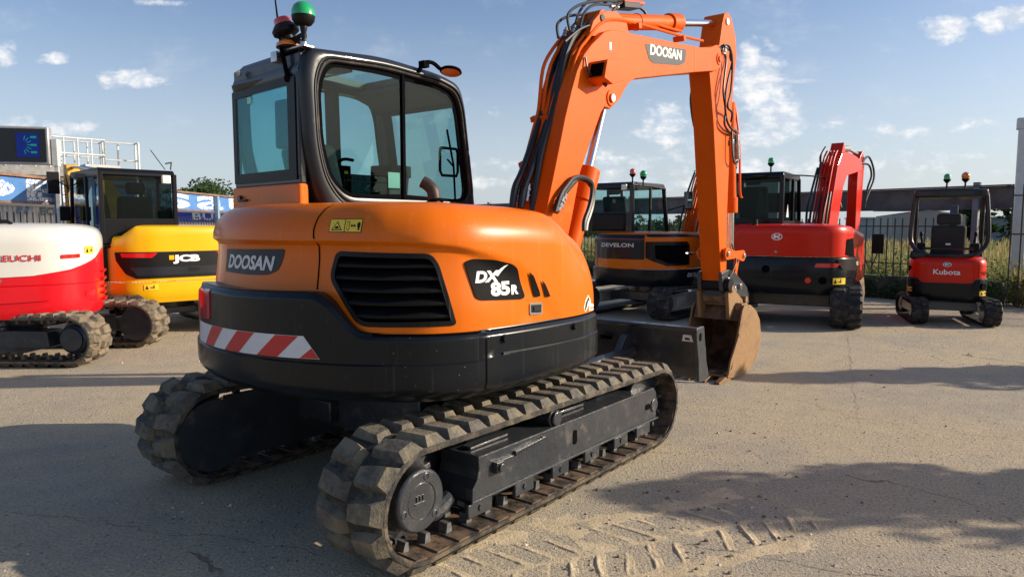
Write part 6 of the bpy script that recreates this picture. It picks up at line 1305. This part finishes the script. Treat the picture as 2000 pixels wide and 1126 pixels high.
bd=sdecal(S5,'round_emblem',[(.0+.062*math.cos(2*PI*k/20),.985+.036*math.sin(2*PI*k/20)) for k in range(20)],WHITE,off5,m_,.004); sdecal(S5,'emblem_field',[(.0+.05*math.cos(2*PI*k/20),.985+.027*math.sin(2*PI*k/20)) for k in range(20)],CHARCOAL,off5,bd,.005)
sdecal(S5,'emblem_mark',[(-.035,1.0),(-.01,1.002),(0,.99),(.03,1.0),(.035,.99),(.012,.983),(.03,.97),(0,.975),(-.03,.97)],WHITE,off5,bd,.006)
for k in range(5): sdecal(S5,'vent_slot',[(.50+.035*k,.88),(.515+.035*k,.88),(.545+.035*k,.82),(.53+.035*k,.82)],MATTE,off5,m_,.002)
sdecal(S5,'side_slot',[(-.66,.95),(-.52,.93),(-.60,.87),(-.66,.85)],MATTE,off5,m_,.002); S5.map(flat_poly([(.448,1.05),(.452,1.05),(.452,.70),(.448,.70)],.002),off5,'panel_seam',MATTE,m_,zstep=.04)
warn(S5,-.62,.52,lambda u,z:-.02,m_,.14,.075); warn(S5,.46,.49,lambda u,z:-.02,m_,.14,.075)
g=G(); x,y=S5.at(.52,-.02); x2,y2=S5.at(.52,-.04); g.cyl((x,y,.64),(x2,y2,.64),.05); g.build('port_cover',MATTE,m_)
g=G(); r_=[(-.50,.0),(-.48,-.30),(-.38,-.52),(.1,-.54),(.66,-.52),(.72,-.3),(.72,.3),(.66,.52),(.1,.54),(-.38,.52),(-.48,.30)]; g.prism([(a,b) for a,b in r_],2.08,2.21,'z'); cn=g.build('canopy_roof',CABGREY,m_,smooth=35,bevel=.03,seg=3)
g=G()
for s_ in (-1,1):
    g.tube([(-.30,.50*s_,2.14),(-.32,.54*s_,1.7),(-.35,.54*s_,1.35),(-.45,.40*s_,1.16),(-.50,.2*s_,1.12),(-.50,0,1.12)],.035,10,smooth=3)
    g.tube([(.55,.50*s_,2.14),(.62,.50*s_,1.05)],.03,8)
g.tube([(-.48,-.36,1.24),(-.48,.36,1.24)],.02,8); g.build('canopy_frame',CABGREY,m_)
g=G(); g.prism([(-.30,1.12),(-.12,1.12),(-.22,1.62),(-.36,1.62)],-.25,.25); g.bx(-.25,.25,-.26,.26,1.08,1.2); s__=g.build('seat',SEAT,m_,smooth=0,bevel=.05,seg=3)
g=G(); g.box((-.32,0,1.72),(.11,.36,.19)); g.build('headrest',SEAT,s__,bevel=.05,seg=3)
g=G(); g.box((-.352,0,1.31),(.004,.07,.03)); g.build('seat_label',CREAM,s__,smooth=0)
g=G()
for s_ in (-1,1): g.bx(-.05,.40,.32*s_,.46*s_,1.05,1.32); g.tube([(.2,.38*s_,1.3),(.18,.40*s_,1.45)],.02,8); g.box((.18,.40*s_,1.47),(.05,.05,.09))
g.build('control_console',BLACK,m_,bevel=.02)
g=G(); g.bx(-.52,-.2,.30,.54,1.06,1.20); g.build('side_box',CABGREY,m_,bevel=.04)
beacon(m_,-.10,.06,2.37,GREENLENS); beacon(m_,-.15,-.20,2.37,AMBLENS,1)
g=G(); g.prism([(.6,.6),(.75,.6),(1.0,1.5),(1.5,1.9),(1.4,2.0),(.9,1.6)],-.15,-.02); g.build('boom',FRAMEBLK,m_,smooth=0,bevel=.01)
g=G(Matrix.Rotation(R(11),4,'Z')); g.box((-.52,0,.30),(.1,.7,.14)); g.build('hitch_plate',FRAMEBLK,m_,bevel=.01)
# debris and small weeds
WEED=leafmat('small weed leaves',(.10,.13,.04),(.2,.22,.08))
SPLIT={'guide_plate','end_plate','canopy_frame','bolt','control_console','reflector','port_cover','slot_shade','top_lug','lightening_hole','side_window_x'}
# ---- give each loose piece of these parts an object of its own
def split_loose(o):
    me=o.data; bm=bmesh.new(); bm.from_mesh(me); bm.verts.ensure_lookup_table(); seen=set(); isl=[]
    for v in bm.verts:
        if v.index in seen: continue
        st=[v]; seen.add(v.index); cur=[]
        while st:
            a=st.pop(); cur.append(a.index)
            for e in a.link_edges:
                b=e.other_vert(a)
                if b.index not in seen: seen.add(b.index); st.append(b)
        isl.append(set(cur))
    bm.free()
    if len(isl)<2: return
    base=o.name.split('.')[0]
    for k,s_ in enumerate(isl):
        vs=sorted(s_); mp={a:i for i,a in enumerate(vs)}
        m2=bpy.data.meshes.new(base); m2.from_pydata([me.vertices[a].co[:] for a in vs],[],[tuple(mp[q] for q in p.vertices) for p in me.polygons if p.vertices[0] in s_])
        for mt in me.materials: m2.materials.append(mt)
        m2.shade_smooth(); m2.set_sharp_from_angle(angle=R(32))
        if k==0: o.data=m2
        else:
            c=o.copy(); c.data=m2; c.name=base; sc.collection.objects.link(c)
for o in list(bpy.data.objects):
    if o.type=='MESH' and o.parent is not None and o.name.split('.')[0] in SPLIT: split_loose(o)
